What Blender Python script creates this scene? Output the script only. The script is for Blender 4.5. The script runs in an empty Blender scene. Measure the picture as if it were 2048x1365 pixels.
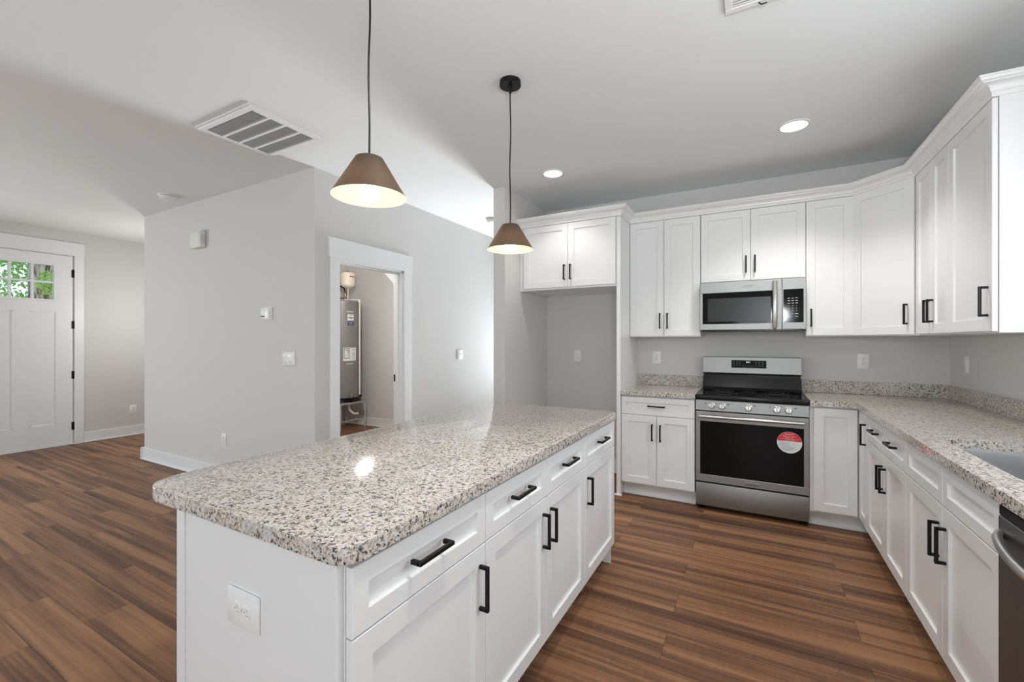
import bpy, bmesh, math, random
from mathutils import Vector, Matrix
R = math.radians
PI = math.pi
sc = bpy.context.scene
col = sc.collection
random.seed(7)

# ------------------------------------------------------------------ camera
cd = bpy.data.cameras.new('camera'); cam = bpy.data.objects.new('camera', cd); col.objects.link(cam)
cd.sensor_width = 36; cd.sensor_fit = 'HORIZONTAL'; cd.lens = 878.2 * 36 / 2048
cd.clip_start = 0.02; cd.clip_end = 200
cam.location = (0, 0, 1.34); cam.rotation_euler = (PI / 2, 0, 0.50448)
sc.camera = cam
# ------------------------------------------------------------------ view, world, lights
sc.view_settings.view_transform = 'Standard'; sc.view_settings.look = 'None'
sc.view_settings.gamma = 1; sc.view_settings.use_curve_mapping = False
sc.view_settings.exposure = 0.17
sc.cycles.max_bounces = 8; sc.cycles.diffuse_bounces = 6; sc.cycles.glossy_bounces = 4
sc.cycles.transparent_max_bounces = 12; sc.cycles.use_denoising = True
sc.cycles.sample_clamp_indirect = 6.0; sc.cycles.caustics_reflective = False; sc.cycles.caustics_refractive = False
w = bpy.data.worlds.new('world'); sc.world = w; w.use_nodes = True
wn = w.node_tree.nodes; wl = w.node_tree.links
bg = wn['Background']; bg.inputs['Strength'].default_value = 1.25
tcw = wn.new('ShaderNodeTexCoord'); sepw = wn.new('ShaderNodeSeparateXYZ'); rw = wn.new('ShaderNodeValToRGB')
rw.color_ramp.elements[0].position = 0.0; rw.color_ramp.elements[0].color = (0.85, 0.90, 0.95, 1)
rw.color_ramp.elements[1].position = 0.6; rw.color_ramp.elements[1].color = (0.35, 0.58, 0.95, 1)
wl.new(tcw.outputs['Generated'], sepw.inputs[0]); wl.new(sepw.outputs['Z'], rw.inputs[0]); wl.new(rw.outputs[0], bg.inputs[0])

def light(name, kind, loc, energy, size=0.1, size_y=None, direction=None, colr=(1, 1, 1), spread=None, spot=None):
    d = bpy.data.lights.new(name, kind); o = bpy.data.objects.new(name, d); col.objects.link(o)
    d.energy = energy; d.color = colr; o.location = loc
    if kind == 'AREA':
        d.size = size
        if size_y: d.shape = 'RECTANGLE'; d.size_y = size_y
        if spread: d.spread = spread
    else:
        d.shadow_soft_size = size
    if kind == 'SPOT':
        d.spot_size = spot; d.spot_blend = 0.6
    if direction: o.rotation_euler = Vector(direction).to_track_quat('-Z', 'Y').to_euler()
    return o
DAY = (0.91, 0.965, 1.0)
WARM = (1.0, 0.965, 0.92)
light('sink_window_daylight', 'AREA', (1.60, 1.85, 1.66), 24, 1.1, 1.1, (-1, 0, -0.25), DAY)
light('patio_door_daylight', 'AREA', (-3.0, -3.56, 1.15), 23, 2.9, 2.1, (0, 1, 0.45), DAY)
light('kitchen_rear_window_daylight', 'AREA', (0.2, -3.56, 1.5), 28, 1.1, 1.2, (-0.1, 1, 0.2), DAY)
light('side_door_daylight', 'AREA', (1.33, -1.7, 1.15), 20, 1.8, 2.0, (-1, 0.15, 0.3), DAY)
light('living_window_daylight', 'AREA', (-7.82, -1.0, 1.45), 95, 2.3, 1.5, (1, 0.25, 0.0), DAY)
light('hall_end_daylight', 'AREA', (-2.625, 6.95, 0.75), 38, 0.9, 1.2, (0, -1, 0.40), DAY, R(76))
light('sun', 'SUN', (0, 0, 9), 2.6, 0.02, direction=(0.25, -0.6, -0.76), colr=(1, 0.95, 0.86))
light('foyer_lamp_light', 'POINT', (-6.75, 2.84, 1.7), 20, 0.09, colr=(1, 0.98, 0.95))
light('closet_bulb_light', 'POINT', (-3.84, 3.32, 2.24), 66, 0.025, colr=(1, 0.96, 0.92))
light('aisle_fill_spot', 'SPOT', (-0.25, 1.0, 2.735), 66, 0.06, direction=(0, 0, -1), colr=WARM, spot=R(150))  # added fill over the aisle, out of view, no fixture modelled
light('ceiling_bounce_fill', 'SPOT', (0.35, -0.15, 1.75), 100, 0.12, direction=(-0.05, 1.0, 1), colr=(0.94, 0.98, 1), spot=R(120))  # added fill beside the camera, standing in for a flash bounced off the ceiling

# ------------------------------------------------------------------ materials
def mat(name, colr=(0.8, 0.8, 0.8), rough=0.5, metal=0.0, **kw):
    m = bpy.data.materials.new(name); m.use_nodes = True
    b = m.node_tree.nodes['Principled BSDF']
    b.inputs['Base Color'].default_value = (*colr, 1); b.inputs['Roughness'].default_value = rough
    b.inputs['Metallic'].default_value = metal
    for k, v in kw.items(): b.inputs[k.replace('_', ' ')].default_value = v
    return m
def nd(m, t, **kw):
    n = m.node_tree.nodes.new(t)
    for k, v in kw.items(): setattr(n, k, v)
    return n
def lk(m, a, b): m.node_tree.links.new(a, b)
def noise_bump(m, scale, strength, dist=0.002, sc3=None):
    tc = nd(m, 'ShaderNodeTexCoord'); n = nd(m, 'ShaderNodeTexNoise'); n.inputs['Scale'].default_value = scale
    n.inputs['Detail'].default_value = 3
    if sc3:
        mp = nd(m, 'ShaderNodeMapping'); mp.inputs['Scale'].default_value = sc3
        lk(m, tc.outputs['Object'], mp.inputs[0]); lk(m, mp.outputs[0], n.inputs['Vector'])
    else: lk(m, tc.outputs['Object'], n.inputs['Vector'])
    b = nd(m, 'ShaderNodeBump'); b.inputs['Strength'].default_value = strength; b.inputs['Distance'].default_value = dist
    lk(m, n.outputs['Fac'], b.inputs['Height']); lk(m, b.outputs[0], m.node_tree.nodes['Principled BSDF'].inputs['Normal'])
    return n
WALL = mat('wall_paint', (0.62, 0.612, 0.60), 0.75); noise_bump(WALL, 220, 0.10, 0.0006)
CEIL = mat('ceiling_paint', (0.79, 0.805, 0.81), 0.8); noise_bump(CEIL, 160, 0.12, 0.0008)
TRIM = mat('trim_paint', (0.77, 0.785, 0.79), 0.35); noise_bump(TRIM, 60, 0.03, 0.0004)
CAB = mat('cabinet_lacquer', (0.755, 0.757, 0.755), 0.28); noise_bump(CAB, 40, 0.02, 0.0004)
PLAST = mat('white_plastic', (0.80, 0.80, 0.79), 0.3); noise_bump(PLAST, 90, 0.01, 0.0002)
BLACK = mat('black_bar_metal', (0.012, 0.012, 0.013), 0.38, 0.6); noise_bump(BLACK, 300, 0.03, 0.0002)
DARK = mat('black_enamel', (0.008, 0.008, 0.009), 0.22, Specular_IOR_Level=0.28); noise_bump(DARK, 200, 0.02, 0.0002)
SLOT = mat('slot_black', (0.01, 0.01, 0.01), 0.7); noise_bump(SLOT, 200, 0.02, 0.0002)
GLASSBLK = mat('black_glass', (0.006, 0.006, 0.006), 0.07, Specular_IOR_Level=0.16); noise_bump(GLASSBLK, 8, 0.01, 0.0004)
def brushed(name, c, rough, sc3):
    m = mat(name, c, rough, 1.0)
    n = noise_bump(m, 30, 0.08, 0.0006, sc3)
    mr = nd(m, 'ShaderNodeMapRange'); mr.inputs['To Min'].default_value = rough - 0.06; mr.inputs['To Max'].default_value = rough + 0.08
    lk(m, n.outputs['Fac'], mr.inputs[0]); lk(m, mr.outputs[0], m.node_tree.nodes['Principled BSDF'].inputs['Roughness'])
    return m
STEEL = brushed('brushed_steel', (0.34, 0.34, 0.335), 0.46, (0.6, 8, 40))
STEELV = mat('satin_steel_handle', (0.56, 0.55, 0.535), 0.30, 1.0); noise_bump(STEELV, 30, 0.01, 0.0002)
SINKM = brushed('sink_steel', (0.62, 0.63, 0.64), 0.30, (30, 1, 30))
DWST = brushed('dark_stainless', (0.20, 0.205, 0.21), 0.40, (20, 0.6, 40))
GREYM = mat('water_heater_enamel', (0.19, 0.183, 0.175), 0.35); noise_bump(GREYM, 30, 0.02, 0.0004)
GALV = mat('galvanised_angle', (0.55, 0.55, 0.55), 0.4, 0.8); noise_bump(GALV, 80, 0.05, 0.0004)
CREAM = mat('cream_tank', (0.78, 0.70, 0.58), 0.4); noise_bump(CREAM, 40, 0.02, 0.0004)
CPVC = mat('cream_pipe', (0.80, 0.76, 0.70), 0.4); noise_bump(CPVC, 40, 0.02, 0.0004)
BRASS = mat('fitting_brass', (0.35, 0.30, 0.24), 0.4, 0.8); noise_bump(BRASS, 60, 0.05, 0.0004)
RED = mat('sticker_red', (0.62, 0.02, 0.035), 0.4); noise_bump(RED, 60, 0.01, 0.0002)
PAPER = mat('label_white', (0.72, 0.74, 0.75), 0.5); noise_bump(PAPER, 60, 0.01, 0.0002)
INK = mat('ink_dark', (0.03, 0.03, 0.035), 0.6); noise_bump(INK, 60, 0.01, 0.0002)
INKG = mat('ink_grey', (0.42, 0.43, 0.45), 0.6); noise_bump(INKG, 60, 0.01, 0.0002)
INKB = mat('label_blue', (0.03, 0.06, 0.11), 0.5); noise_bump(INKB, 60, 0.01, 0.0002)
WHITEINK = mat('ink_white', (0.75, 0.75, 0.75), 0.5); noise_bump(WHITEINK, 60, 0.01, 0.0002)
LCD = mat('lcd_grey_green', (0.38, 0.44, 0.40), 0.3); noise_bump(LCD, 60, 0.01, 0.0002)
def emis(name, c, s):
    m = mat(name, c, 0.5); b = m.node_tree.nodes['Principled BSDF']
    b.inputs['Emission Color'].default_value = (*c, 1); b.inputs['Emission Strength'].default_value = s
    tc = nd(m, 'ShaderNodeTexCoord'); n = nd(m, 'ShaderNodeTexNoise'); n.inputs['Scale'].default_value = 5
    mr = nd(m, 'ShaderNodeMapRange'); mr.inputs['To Min'].default_value = s * 0.97; mr.inputs['To Max'].default_value = s
    lk(m, tc.outputs['Object'], n.inputs['Vector']); lk(m, n.outputs['Fac'], mr.inputs[0]); lk(m, mr.outputs[0], b.inputs['Emission Strength'])
    return m
BULB = emis('bulb_glow', (1.0, 0.89, 0.76), 6)
CANL = emis('can_lens_glow', (1.0, 0.93, 0.85), 9)
LED = emis('display_digits', (0.9, 0.97, 1.0), 1.5)

def shade_mat():
    m = bpy.data.materials.new('pendant_shade'); m.use_nodes = True; t = m.node_tree; t.nodes.clear()
    out = nd(m, 'ShaderNodeOutputMaterial')
    a = nd(m, 'ShaderNodeBsdfPrincipled'); a.inputs['Base Color'].default_value = (0.040, 0.034, 0.030, 1); a.inputs['Roughness'].default_value = 0.45; a.inputs['Metallic'].default_value = 0.2
    tr = nd(m, 'ShaderNodeBsdfTranslucent'); tr.inputs['Color'].default_value = (0.50, 0.30, 0.16, 1)
    mo = nd(m, 'ShaderNodeMixShader'); mo.inputs[0].default_value = 0.13
    lk(m, a.outputs[0], mo.inputs[1]); lk(m, tr.outputs[0], mo.inputs[2])
    i = nd(m, 'ShaderNodeBsdfPrincipled'); i.inputs['Base Color'].default_value = (0.80, 0.74, 0.64, 1); i.inputs['Roughness'].default_value = 0.5
    g = nd(m, 'ShaderNodeNewGeometry'); mix = nd(m, 'ShaderNodeMixShader')
    lk(m, g.outputs['Backfacing'], mix.inputs[0]); lk(m, mo.outputs[0], mix.inputs[1]); lk(m, i.outputs[0], mix.inputs[2])
    n = nd(m, 'ShaderNodeTexNoise'); n.inputs['Scale'].default_value = 300; b = nd(m, 'ShaderNodeBump'); b.inputs['Strength'].default_value = 0.03
    lk(m, n.outputs['Fac'], b.inputs['Height']); lk(m, b.outputs[0], a.inputs['Normal'])
    lk(m, mix.outputs[0], out.inputs[0]); return m
SHADE = shade_mat()

def floor_mat():
    m = mat('vinyl_walnut_planks', (0.2, 0.1, 0.06), 0.42, Specular_IOR_Level=0.22); b = m.node_tree.nodes['Principled BSDF']
    tc = nd(m, 'ShaderNodeTexCoord')
    def brick(c1, c2, mort):
        br = nd(m, 'ShaderNodeTexBrick'); br.offset = 0.37; br.offset_frequency = 2; br.squash = 1
        br.inputs['Scale'].default_value = 1; br.inputs['Brick Width'].default_value = 1.22; br.inputs['Row Height'].default_value = 0.18
        br.inputs['Mortar Size'].default_value = mort; br.inputs['Mortar Smooth'].default_value = 0.2; br.inputs['Bias'].default_value = 0
        br.inputs['Color1'].default_value = c1; br.inputs['Color2'].default_value = c2; br.inputs['Mortar'].default_value = (0.3, 0.3, 0.3, 1)
        lk(m, mpo.outputs[0], br.inputs['Vector']); return br
    mpo = nd(m, 'ShaderNodeMapping'); mpo.inputs['Location'].default_value = (0.35, 0.055, 0); lk(m, tc.outputs['Object'], mpo.inputs[0])
    rnd = brick((0, 0, 0, 1), (1, 1, 1, 1), 0.0)
    gap = brick((1, 1, 1, 1), (1, 1, 1, 1), 0.0011)
    # plank-wise offset so that the grain breaks at every joint
    sh = nd(m, 'ShaderNodeVectorMath', operation='MULTIPLY'); sh.inputs[1].default_value = (37, 11, 5); lk(m, rnd.outputs['Color'], sh.inputs[0])
    add = nd(m, 'ShaderNodeVectorMath', operation='ADD'); lk(m, tc.outputs['Object'], add.inputs[0]); lk(m, sh.outputs[0], add.inputs[1])
    def noise(sc3, scale, det, dist=0.0):
        mp = nd(m, 'ShaderNodeMapping'); mp.inputs['Scale'].default_value = sc3; lk(m, add.outputs[0], mp.inputs[0])
        n = nd(m, 'ShaderNodeTexNoise'); n.inputs['Scale'].default_value = scale; n.inputs['Detail'].default_value = det; n.inputs['Distortion'].default_value = dist
        lk(m, mp.outputs[0], n.inputs['Vector']); return n
    broad = noise((0.40, 12, 1), 1.0, 2.2, 0.5)
    fine = noise((2.2, 70, 1), 1.0, 5, 0.4)
    cross = noise((60, 12, 1), 1.0, 3, 0.2)
    def mth(op, a, bb, c=None):
        n = nd(m, 'ShaderNodeMath', operation=op)
        for i, v in enumerate((a, bb)):
            if isinstance(v, (int, float)): n.inputs[i].default_value = v
            else: lk(m, v, n.inputs[i])
        return n.outputs[0]
    s = mth('ADD', mth('MULTIPLY', broad.outputs['Fac'], 0.74), mth('MULTIPLY', fine.outputs['Fac'], 0.30))
    s = mth('ADD', s, mth('MULTIPLY', cross.outputs['Fac'], 0.07))
    s = mth('ADD', s, mth('MULTIPLY', mth('SUBTRACT', rnd.outputs['Color'], 0.5), 0.05))
    r = nd(m, 'ShaderNodeValToRGB'); cr = r.color_ramp
    cr.elements[0].position = 0.36; cr.elements[0].color = (0.070, 0.034, 0.021, 1)
    cr.elements[1].position = 0.76; cr.elements[1].color = (0.37, 0.198, 0.098, 1)
    e = cr.elements.new(0.50); e.color = (0.145, 0.070, 0.038, 1)
    e = cr.elements.new(0.59); e.color = (0.245, 0.122, 0.062, 1)
    lk(m, s, r.inputs[0])
    mu = nd(m, 'ShaderNodeMix', data_type='RGBA', blend_type='MULTIPLY'); mu.inputs[0].default_value = 1
    lk(m, r.outputs[0], mu.inputs[6]); lk(m, gap.outputs['Color'], mu.inputs[7]); lk(m, mu.outputs[2], b.inputs['Base Color'])
    bp = nd(m, 'ShaderNodeBump'); bp.inputs['Strength'].default_value = 0.12; bp.inputs['Distance'].default_value = 0.001
    lk(m, fine.outputs['Fac'], bp.inputs['Height']); lk(m, bp.outputs[0], b.inputs['Normal'])
    return m
FLOOR = floor_mat()

def granite():
    m = mat('speckled_granite', (0.6, 0.55, 0.5), 0.10); b = m.node_tree.nodes['Principled BSDF']
    tc = nd(m, 'ShaderNodeTexCoord')
    wob = nd(m, 'ShaderNodeTexNoise'); wob.inputs['Scale'].default_value = 90; wob.inputs['Detail'].default_value = 2
    lk(m, tc.outputs['Object'], wob.inputs['Vector'])
    sv = nd(m, 'ShaderNodeVectorMath', operation='MULTIPLY_ADD'); sv.inputs[1].default_value = (0.012, 0.012, 0.012)
    lk(m, wob.outputs['Color'], sv.inputs[0]); lk(m, tc.outputs['Object'], sv.inputs[2])
    def vor(scale, outp='Color'):
        v = nd(m, 'ShaderNodeTexVoronoi'); v.inputs['Scale'].default_value = scale; lk(m, sv.outputs[0], v.inputs['Vector'])
        s = nd(m, 'ShaderNodeSeparateColor'); lk(m, v.outputs['Color'], s.inputs[0]); return s
    a = vor(135); c = vor(290); d = vor(60)
    def ramp(src, stops, interp='CONSTANT'):
        r = nd(m, 'ShaderNodeValToRGB'); r.color_ramp.interpolation = interp
        while len(r.color_ramp.elements) < len(stops): r.color_ramp.elements.new(0.5)
        for e, (p, cc) in zip(r.color_ramp.elements, stops): e.position = p; e.color = (*cc, 1)
        lk(m, src, r.inputs[0]); return r
    base = ramp(a.outputs[0], [(0, (0.05, 0.05, 0.05)), (0.06, (0.22, 0.18, 0.15)), (0.15, (0.38, 0.35, 0.32)), (0.28, (0.55, 0.485, 0.42)), (0.55, (0.665, 0.60, 0.535)), (0.82, (0.62, 0.62, 0.61))])
    small = ramp(c.outputs[1], [(0, (0.04, 0.04, 0.04)), (0.12, (0.27, 0.22, 0.19)), (0.24, (0.46, 0.42, 0.39)), (0.42, (0.67, 0.605, 0.54)), (0.78, (0.64, 0.60, 0.555))])
    mx = nd(m, 'ShaderNodeMix', data_type='RGBA'); mx.inputs[0].default_value = 0.5
    lk(m, base.outputs[0], mx.inputs[6]); lk(m, small.outputs[0], mx.inputs[7])
    big = ramp(d.outputs[2], [(0, (1, 1, 1)), (0.035, (0, 0, 0))])
    # clustered dark mineral
    cl = nd(m, 'ShaderNodeTexNoise'); cl.inputs['Scale'].default_value = 100; cl.inputs['Detail'].default_value = 4; cl.inputs['Roughness'].default_value = 0.65
    lk(m, tc.outputs['Object'], cl.inputs['Vector'])
    clr = ramp(cl.outputs['Fac'], [(0, (1, 1, 1)), (0.405, (1, 1, 1)), (0.44, (0, 0, 0))], 'LINEAR')
    dk = nd(m, 'ShaderNodeMix', data_type='RGBA'); dk.inputs[7].default_value = (0.055, 0.053, 0.052, 1)
    lk(m, clr.outputs[0], dk.inputs[0]); lk(m, mx.outputs[2], dk.inputs[6])
    # pale grey quartz patches
    qn = nd(m, 'ShaderNodeTexNoise'); qn.inputs['Scale'].default_value = 16; qn.inputs['Detail'].default_value = 3; lk(m, tc.outputs['Object'], qn.inputs['Vector'])
    qr = ramp(qn.outputs['Fac'], [(0, (0, 0, 0)), (0.60, (0, 0, 0)), (0.70, (1, 1, 1))], 'LINEAR')
    q2 = nd(m, 'ShaderNodeMath', operation='MULTIPLY'); q2.inputs[1].default_value = 0.45; lk(m, qr.outputs[0], q2.inputs[0])
    q = nd(m, 'ShaderNodeMix', data_type='RGBA'); q.inputs[7].default_value = (0.60, 0.62, 0.63, 1)
    lk(m, q2.outputs[0], q.inputs[0]); lk(m, dk.outputs[2], q.inputs[6])
    lk(m, q.outputs[2], b.inputs['Base Color'])
    return m
GRAN = granite()

def leafy(name, c1, c2):
    m = mat(name, c1, 0.6); tc = nd(m, 'ShaderNodeTexCoord'); n = nd(m, 'ShaderNodeTexNoise'); n.inputs['Scale'].default_value = 1.6; n.inputs['Detail'].default_value = 6
    r = nd(m, 'ShaderNodeValToRGB'); r.color_ramp.elements[0].color = (*c1, 1); r.color_ramp.elements[1].color = (*c2, 1)
    r.color_ramp.elements[0].position = 0.35; r.color_ramp.elements[1].position = 0.65
    lk(m, tc.outputs['Object'], n.inputs['Vector']); lk(m, n.outputs['Fac'], r.inputs[0]); lk(m, r.outputs[0], m.node_tree.nodes['Principled BSDF'].inputs['Base Color'])
    return m
LEAF = leafy('leaf_green', (0.20, 0.42, 0.10), (0.55, 0.75, 0.28))
LEAF2 = leafy('leaf_yellow_green', (0.45, 0.62, 0.15), (0.80, 0.88, 0.42))
GRASS = leafy('lawn', (0.10, 0.20, 0.04), (0.22, 0.34, 0.08))
def bark():
    m = mat('ridged_bark', (0.3, 0.2, 0.14), 0.9); tc = nd(m, 'ShaderNodeTexCoord'); mp = nd(m, 'ShaderNodeMapping'); mp.inputs['Scale'].default_value = (14, 14, 3)
    n = nd(m, 'ShaderNodeTexNoise'); n.inputs['Scale'].default_value = 1.6; n.inputs['Detail'].default_value = 4; n.inputs['Distortion'].default_value = 0.8
    r = nd(m, 'ShaderNodeValToRGB'); r.color_ramp.elements[0].color = (0.12, 0.06, 0.04, 1); r.color_ramp.elements[1].color = (0.72, 0.55, 0.43, 1)
    r.color_ramp.elements[0].position = 0.42; r.color_ramp.elements[1].position = 0.58
    lk(m, tc.outputs['Object'], mp.inputs[0]); lk(m, mp.outputs[0], n.inputs['Vector']); lk(m, n.outputs['Fac'], r.inputs[0]); lk(m, r.outputs[0], m.node_tree.nodes['Principled BSDF'].inputs['Base Color'])
    return m
BARK = bark()
def pane():
    m = bpy.data.materials.new('window_glass'); m.use_nodes = True; m.node_tree.nodes.clear()
    o = nd(m, 'ShaderNodeOutputMaterial'); t = nd(m, 'ShaderNodeBsdfTransparent'); g = nd(m, 'ShaderNodeBsdfGlossy'); g.inputs['Roughness'].default_value = 0.02
    t.inputs['Color'].default_value = (0.95, 0.97, 0.96, 1)
    f = nd(m, 'ShaderNodeFresnel'); f.inputs['IOR'].default_value = 1.45; mx = nd(m, 'ShaderNodeMixShader')
    lk(m, f.outputs[0], mx.inputs[0]); lk(m, t.outputs[0], mx.inputs[1]); lk(m, g.outputs[0], mx.inputs[2]); lk(m, mx.outputs[0], o.inputs[0]); return m
PANE = pane()

# ------------------------------------------------------------------ mesh helpers
class MB:
    def __init__(s): s.bm = bmesh.new(); s.mi = 0
    def _fin(s, before):
        for f in s.bm.faces:
            if f not in before: f.material_index = s.mi
    def box(s, a, b, bev=0.0, seg=1):
        bm = bmesh.new()
        x0, x1 = sorted((a[0], b[0])); y0, y1 = sorted((a[1], b[1])); z0, z1 = sorted((a[2], b[2]))
        vs = [bm.verts.new((x, y, z)) for z in (z0, z1) for x, y in ((x0, y0), (x1, y0), (x1, y1), (x0, y1))]
        for q in ((3, 2, 1, 0), (4, 5, 6, 7), (0, 1, 5, 4), (1, 2, 6, 5), (2, 3, 7, 6), (3, 0, 4, 7)): bm.faces.new([vs[i] for i in q])
        if bev: bmesh.ops.bevel(bm, geom=list(bm.edges), offset=bev, segments=seg, affect='EDGES', profile=0.5)
        s.merge(bm); return s
    def merge(s, bm, M=None):
        mp = {}
        for v in bm.verts: mp[v] = s.bm.verts.new(M @ v.co if M else v.co)
        for f in bm.faces:
            try: nf = s.bm.faces.new([mp[v] for v in f.verts]); nf.material_index = s.mi
            except ValueError: pass
        bm.free()
    def lathe(s, prof, seg=32, axis=((0, 0, 0), (0, 0, 1)), closed_ends=True):
        # prof: list of (r, h) along axis
        o = Vector(axis[0]); d = Vector(axis[1]).normalized(); q = d.to_track_quat('Z', 'Y').to_matrix()
        rings = []
        for r, h in prof:
            if r < 1e-6: rings.append([s.bm.verts.new(o + d * h)])
            else: rings.append([s.bm.verts.new(o + q @ Vector((r * math.cos(2 * PI * i / seg), r * math.sin(2 * PI * i / seg), h))) for i in range(seg)])
        def f(vs):
            nf = s.bm.faces.new(vs); nf.material_index = s.mi
        for A, B in zip(rings, rings[1:]):
            for i in range(seg):
                j = (i + 1) % seg
                if len(A) == 1 and len(B) == 1: continue
                if len(A) == 1: f([A[0], B[j], B[i]])
                elif len(B) == 1: f([A[i], A[j], B[0]])
                else: f([A[i], A[j], B[j], B[i]])
        if closed_ends:
            if len(rings[0]) > 1: f(list(reversed(rings[0])))
            if len(rings[-1]) > 1: f(rings[-1])
        return s
    def cyl(s, p, q, r, seg=20, r2=None):
        p, q = Vector(p), Vector(q); return s.lathe([(r, 0), (r if r2 is None else r2, (q - p).length)], seg, (p, q - p))
    def tube(s, pts, r, seg=10):
        pts = [Vector(p) for p in pts]; rings = []
        up = Vector((0, 0, 1))
        prev = None
        for i, p in enumerate(pts):
            t = (pts[min(i + 1, len(pts) - 1)] - pts[max(i - 1, 0)]).normalized()
            if prev is None:
                n = t.cross(up)
                if n.length < 1e-3: n = t.cross(Vector((1, 0, 0)))
                n.normalize()
            else:
                n = (prev - t * prev.dot(t)).normalized()
            prev = n; b = t.cross(n)
            rr = r[i] if isinstance(r, (list, tuple)) else r
            rings.append([s.bm.verts.new(p + n * rr * math.cos(2 * PI * k / seg) + b * rr * math.sin(2 * PI * k / seg)) for k in range(seg)])
        for A, B in zip(rings, rings[1:]):
            for k in range(seg):
                j = (k + 1) % seg; nf = s.bm.faces.new([A[k], A[j], B[j], B[k]]); nf.material_index = s.mi
        for rg in (rings[0], list(reversed(rings[-1]))):
            nf = s.bm.faces.new(rg); nf.material_index = s.mi
        return s
    def poly(s, pts):
        nf = s.bm.faces.new([s.bm.verts.new(p) for p in pts]); nf.material_index = s.mi; return s
    def prism(s, pts2, z0, z1, bev=0.0, seg=1):
        bm = bmesh.new(); n = len(pts2)
        A = [bm.verts.new((x, y, z0)) for x, y in pts2]; B = [bm.verts.new((x, y, z1)) for x, y in pts2]
        bm.faces.new(list(reversed(A))); bm.faces.new(B)
        for i in range(n): j = (i + 1) % n; bm.faces.new([A[i], A[j], B[j], B[i]])
        if bev:
            es = [e for e in bm.edges if abs(e.verts[0].co.z - e.verts[1].co.z) < 1e-6]
            bmesh.ops.bevel(bm, geom=es, offset=bev, segments=seg, affect='EDGES', profile=0.5)
        s.merge(bm); return s
    def build(s, name, mats, parent=None, loc=None, smooth=True):
        bmesh.ops.recalc_face_normals(s.bm, faces=list(s.bm.faces))
        me = bpy.data.meshes.new(name); s.bm.to_mesh(me); s.bm.free()
        if not isinstance(mats, (list, tuple)): mats = [mats]
        for m in mats: me.materials.append(m)
        if smooth:
            me.shade_smooth(); me.set_sharp_from_angle(angle=R(32))
        o = bpy.data.objects.new(name, me); col.objects.link(o)
        if parent: o.parent = parent
        if loc: o.location = loc
        return o
def tag(o, label=None, cat=None, group=None, kind=None):
    if label: o['label'] = label
    if cat: o['category'] = cat
    if group: o['group'] = group
    if kind: o['kind'] = kind
    return o
def root(name, label, cat, loc=(0, 0, 0), rz=0.0, group=None):
    o = bpy.data.objects.new(name, None); col.objects.link(o); o.location = loc; o.rotation_euler = (0, 0, rz)
    o.empty_display_size = 0.1
    return tag(o, label, cat, group)
def struct(o): o['kind'] = 'structure'; return o
def copy_tree(o, parent=None):
    c = o.copy(); col.objects.link(c)
    if parent: c.parent = parent
    for ch in list(o.children): copy_tree(ch, c)
    return c
FONTC = {}
def text(name, s, size, mat_, parent, M, align='CENTER', ext=0.0003):
    cu = bpy.data.curves.new(name, 'FONT'); cu.body = s; cu.size = size; cu.align_x = align; cu.align_y = 'CENTER'; cu.extrude = ext
    t = bpy.data.objects.new(name + '_tmp', cu); col.objects.link(t)
    dg = bpy.context.evaluated_depsgraph_get(); me = bpy.data.meshes.new_from_object(t.evaluated_get(dg))
    bpy.data.objects.remove(t); me.materials.clear(); me.materials.append(mat_); me.name = name
    o = bpy.data.objects.new(name, me); col.objects.link(o); o.parent = parent; o.matrix_local = M; return o
def face_front(x, y, z, rx=90):   # text upright, facing local -y
    return Matrix.Translation((x, y, z)) @ Matrix.Rotation(R(rx), 4, 'X')

# ------------------------------------------------------------------ the shell
HC = 2.755
def wall(name, boxes, m=WALL):
    mb = MB()
    for a, b in boxes: mb.box(a, b)
    return struct(mb.build(name, m, smooth=False))
wall('floor', [((-7.87, -3.62, -0.12), (1.39, 7.12, 0))], FLOOR)
wall('ceiling', [((-7.87, -3.62, HC), (1.39, 7.12, HC + 0.15))], CEIL)
wall('wall_back', [((-2.0, 4.42, 0), (1.39, 4.54, HC))])
wall('wall_pillar', [((-2.12, 3.486, 0), (-2.0, 7.0, HC))])
wall('wall_right', [((1.27, -3.5, 0), (1.39, -2.6, HC)), ((1.27, -0.8, 0), (1.39, 1.35, HC)), ((1.27, -2.6, 2.15), (1.39, -0.8, HC)), ((1.27, -2.6, 0), (1.39, -0.8, 0.05)), ((1.27, 2.4, 0), (1.39, 4.42, HC)), ((1.27, 1.35, 0), (1.39, 2.4, 1.12)), ((1.27, 1.35, 2.2), (1.39, 2.4, HC))])
DY0, DY1, DZ = 2.578, 3.385, 2.05
wall('wall_closet', [((-3.25, 2.35, 0), (-3.13, DY0, HC)), ((-3.25, DY1, 0), (-3.13, 7.0, HC)), ((-3.25, DY0, DZ), (-3.13, DY1, HC))])
wall('wall_living', [((-6.07, 2.35, 0), (-3.25, 2.47, HC))])
wall('wall_foyer_right', [((-6.07, 2.47, 0), (-5.85, 5.0, HC))])
wall('wall_closet_back', [((-7.75, 5.0, 0), (-3.25, 5.12, HC))])
wall('wall_hall_end', [((-3.25, 7.0, 0), (-3.08, 7.12, HC)), ((-2.17, 7.0, 0), (-2.0, 7.12, HC)), ((-3.08, 7.0, 1.45), (-2.17, 7.12, HC)), ((-3.08, 7.0, 0), (-2.17, 7.12, 0.12))])
FY0, FY1, FZ = 1.302, 2.252, 2.45
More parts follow.
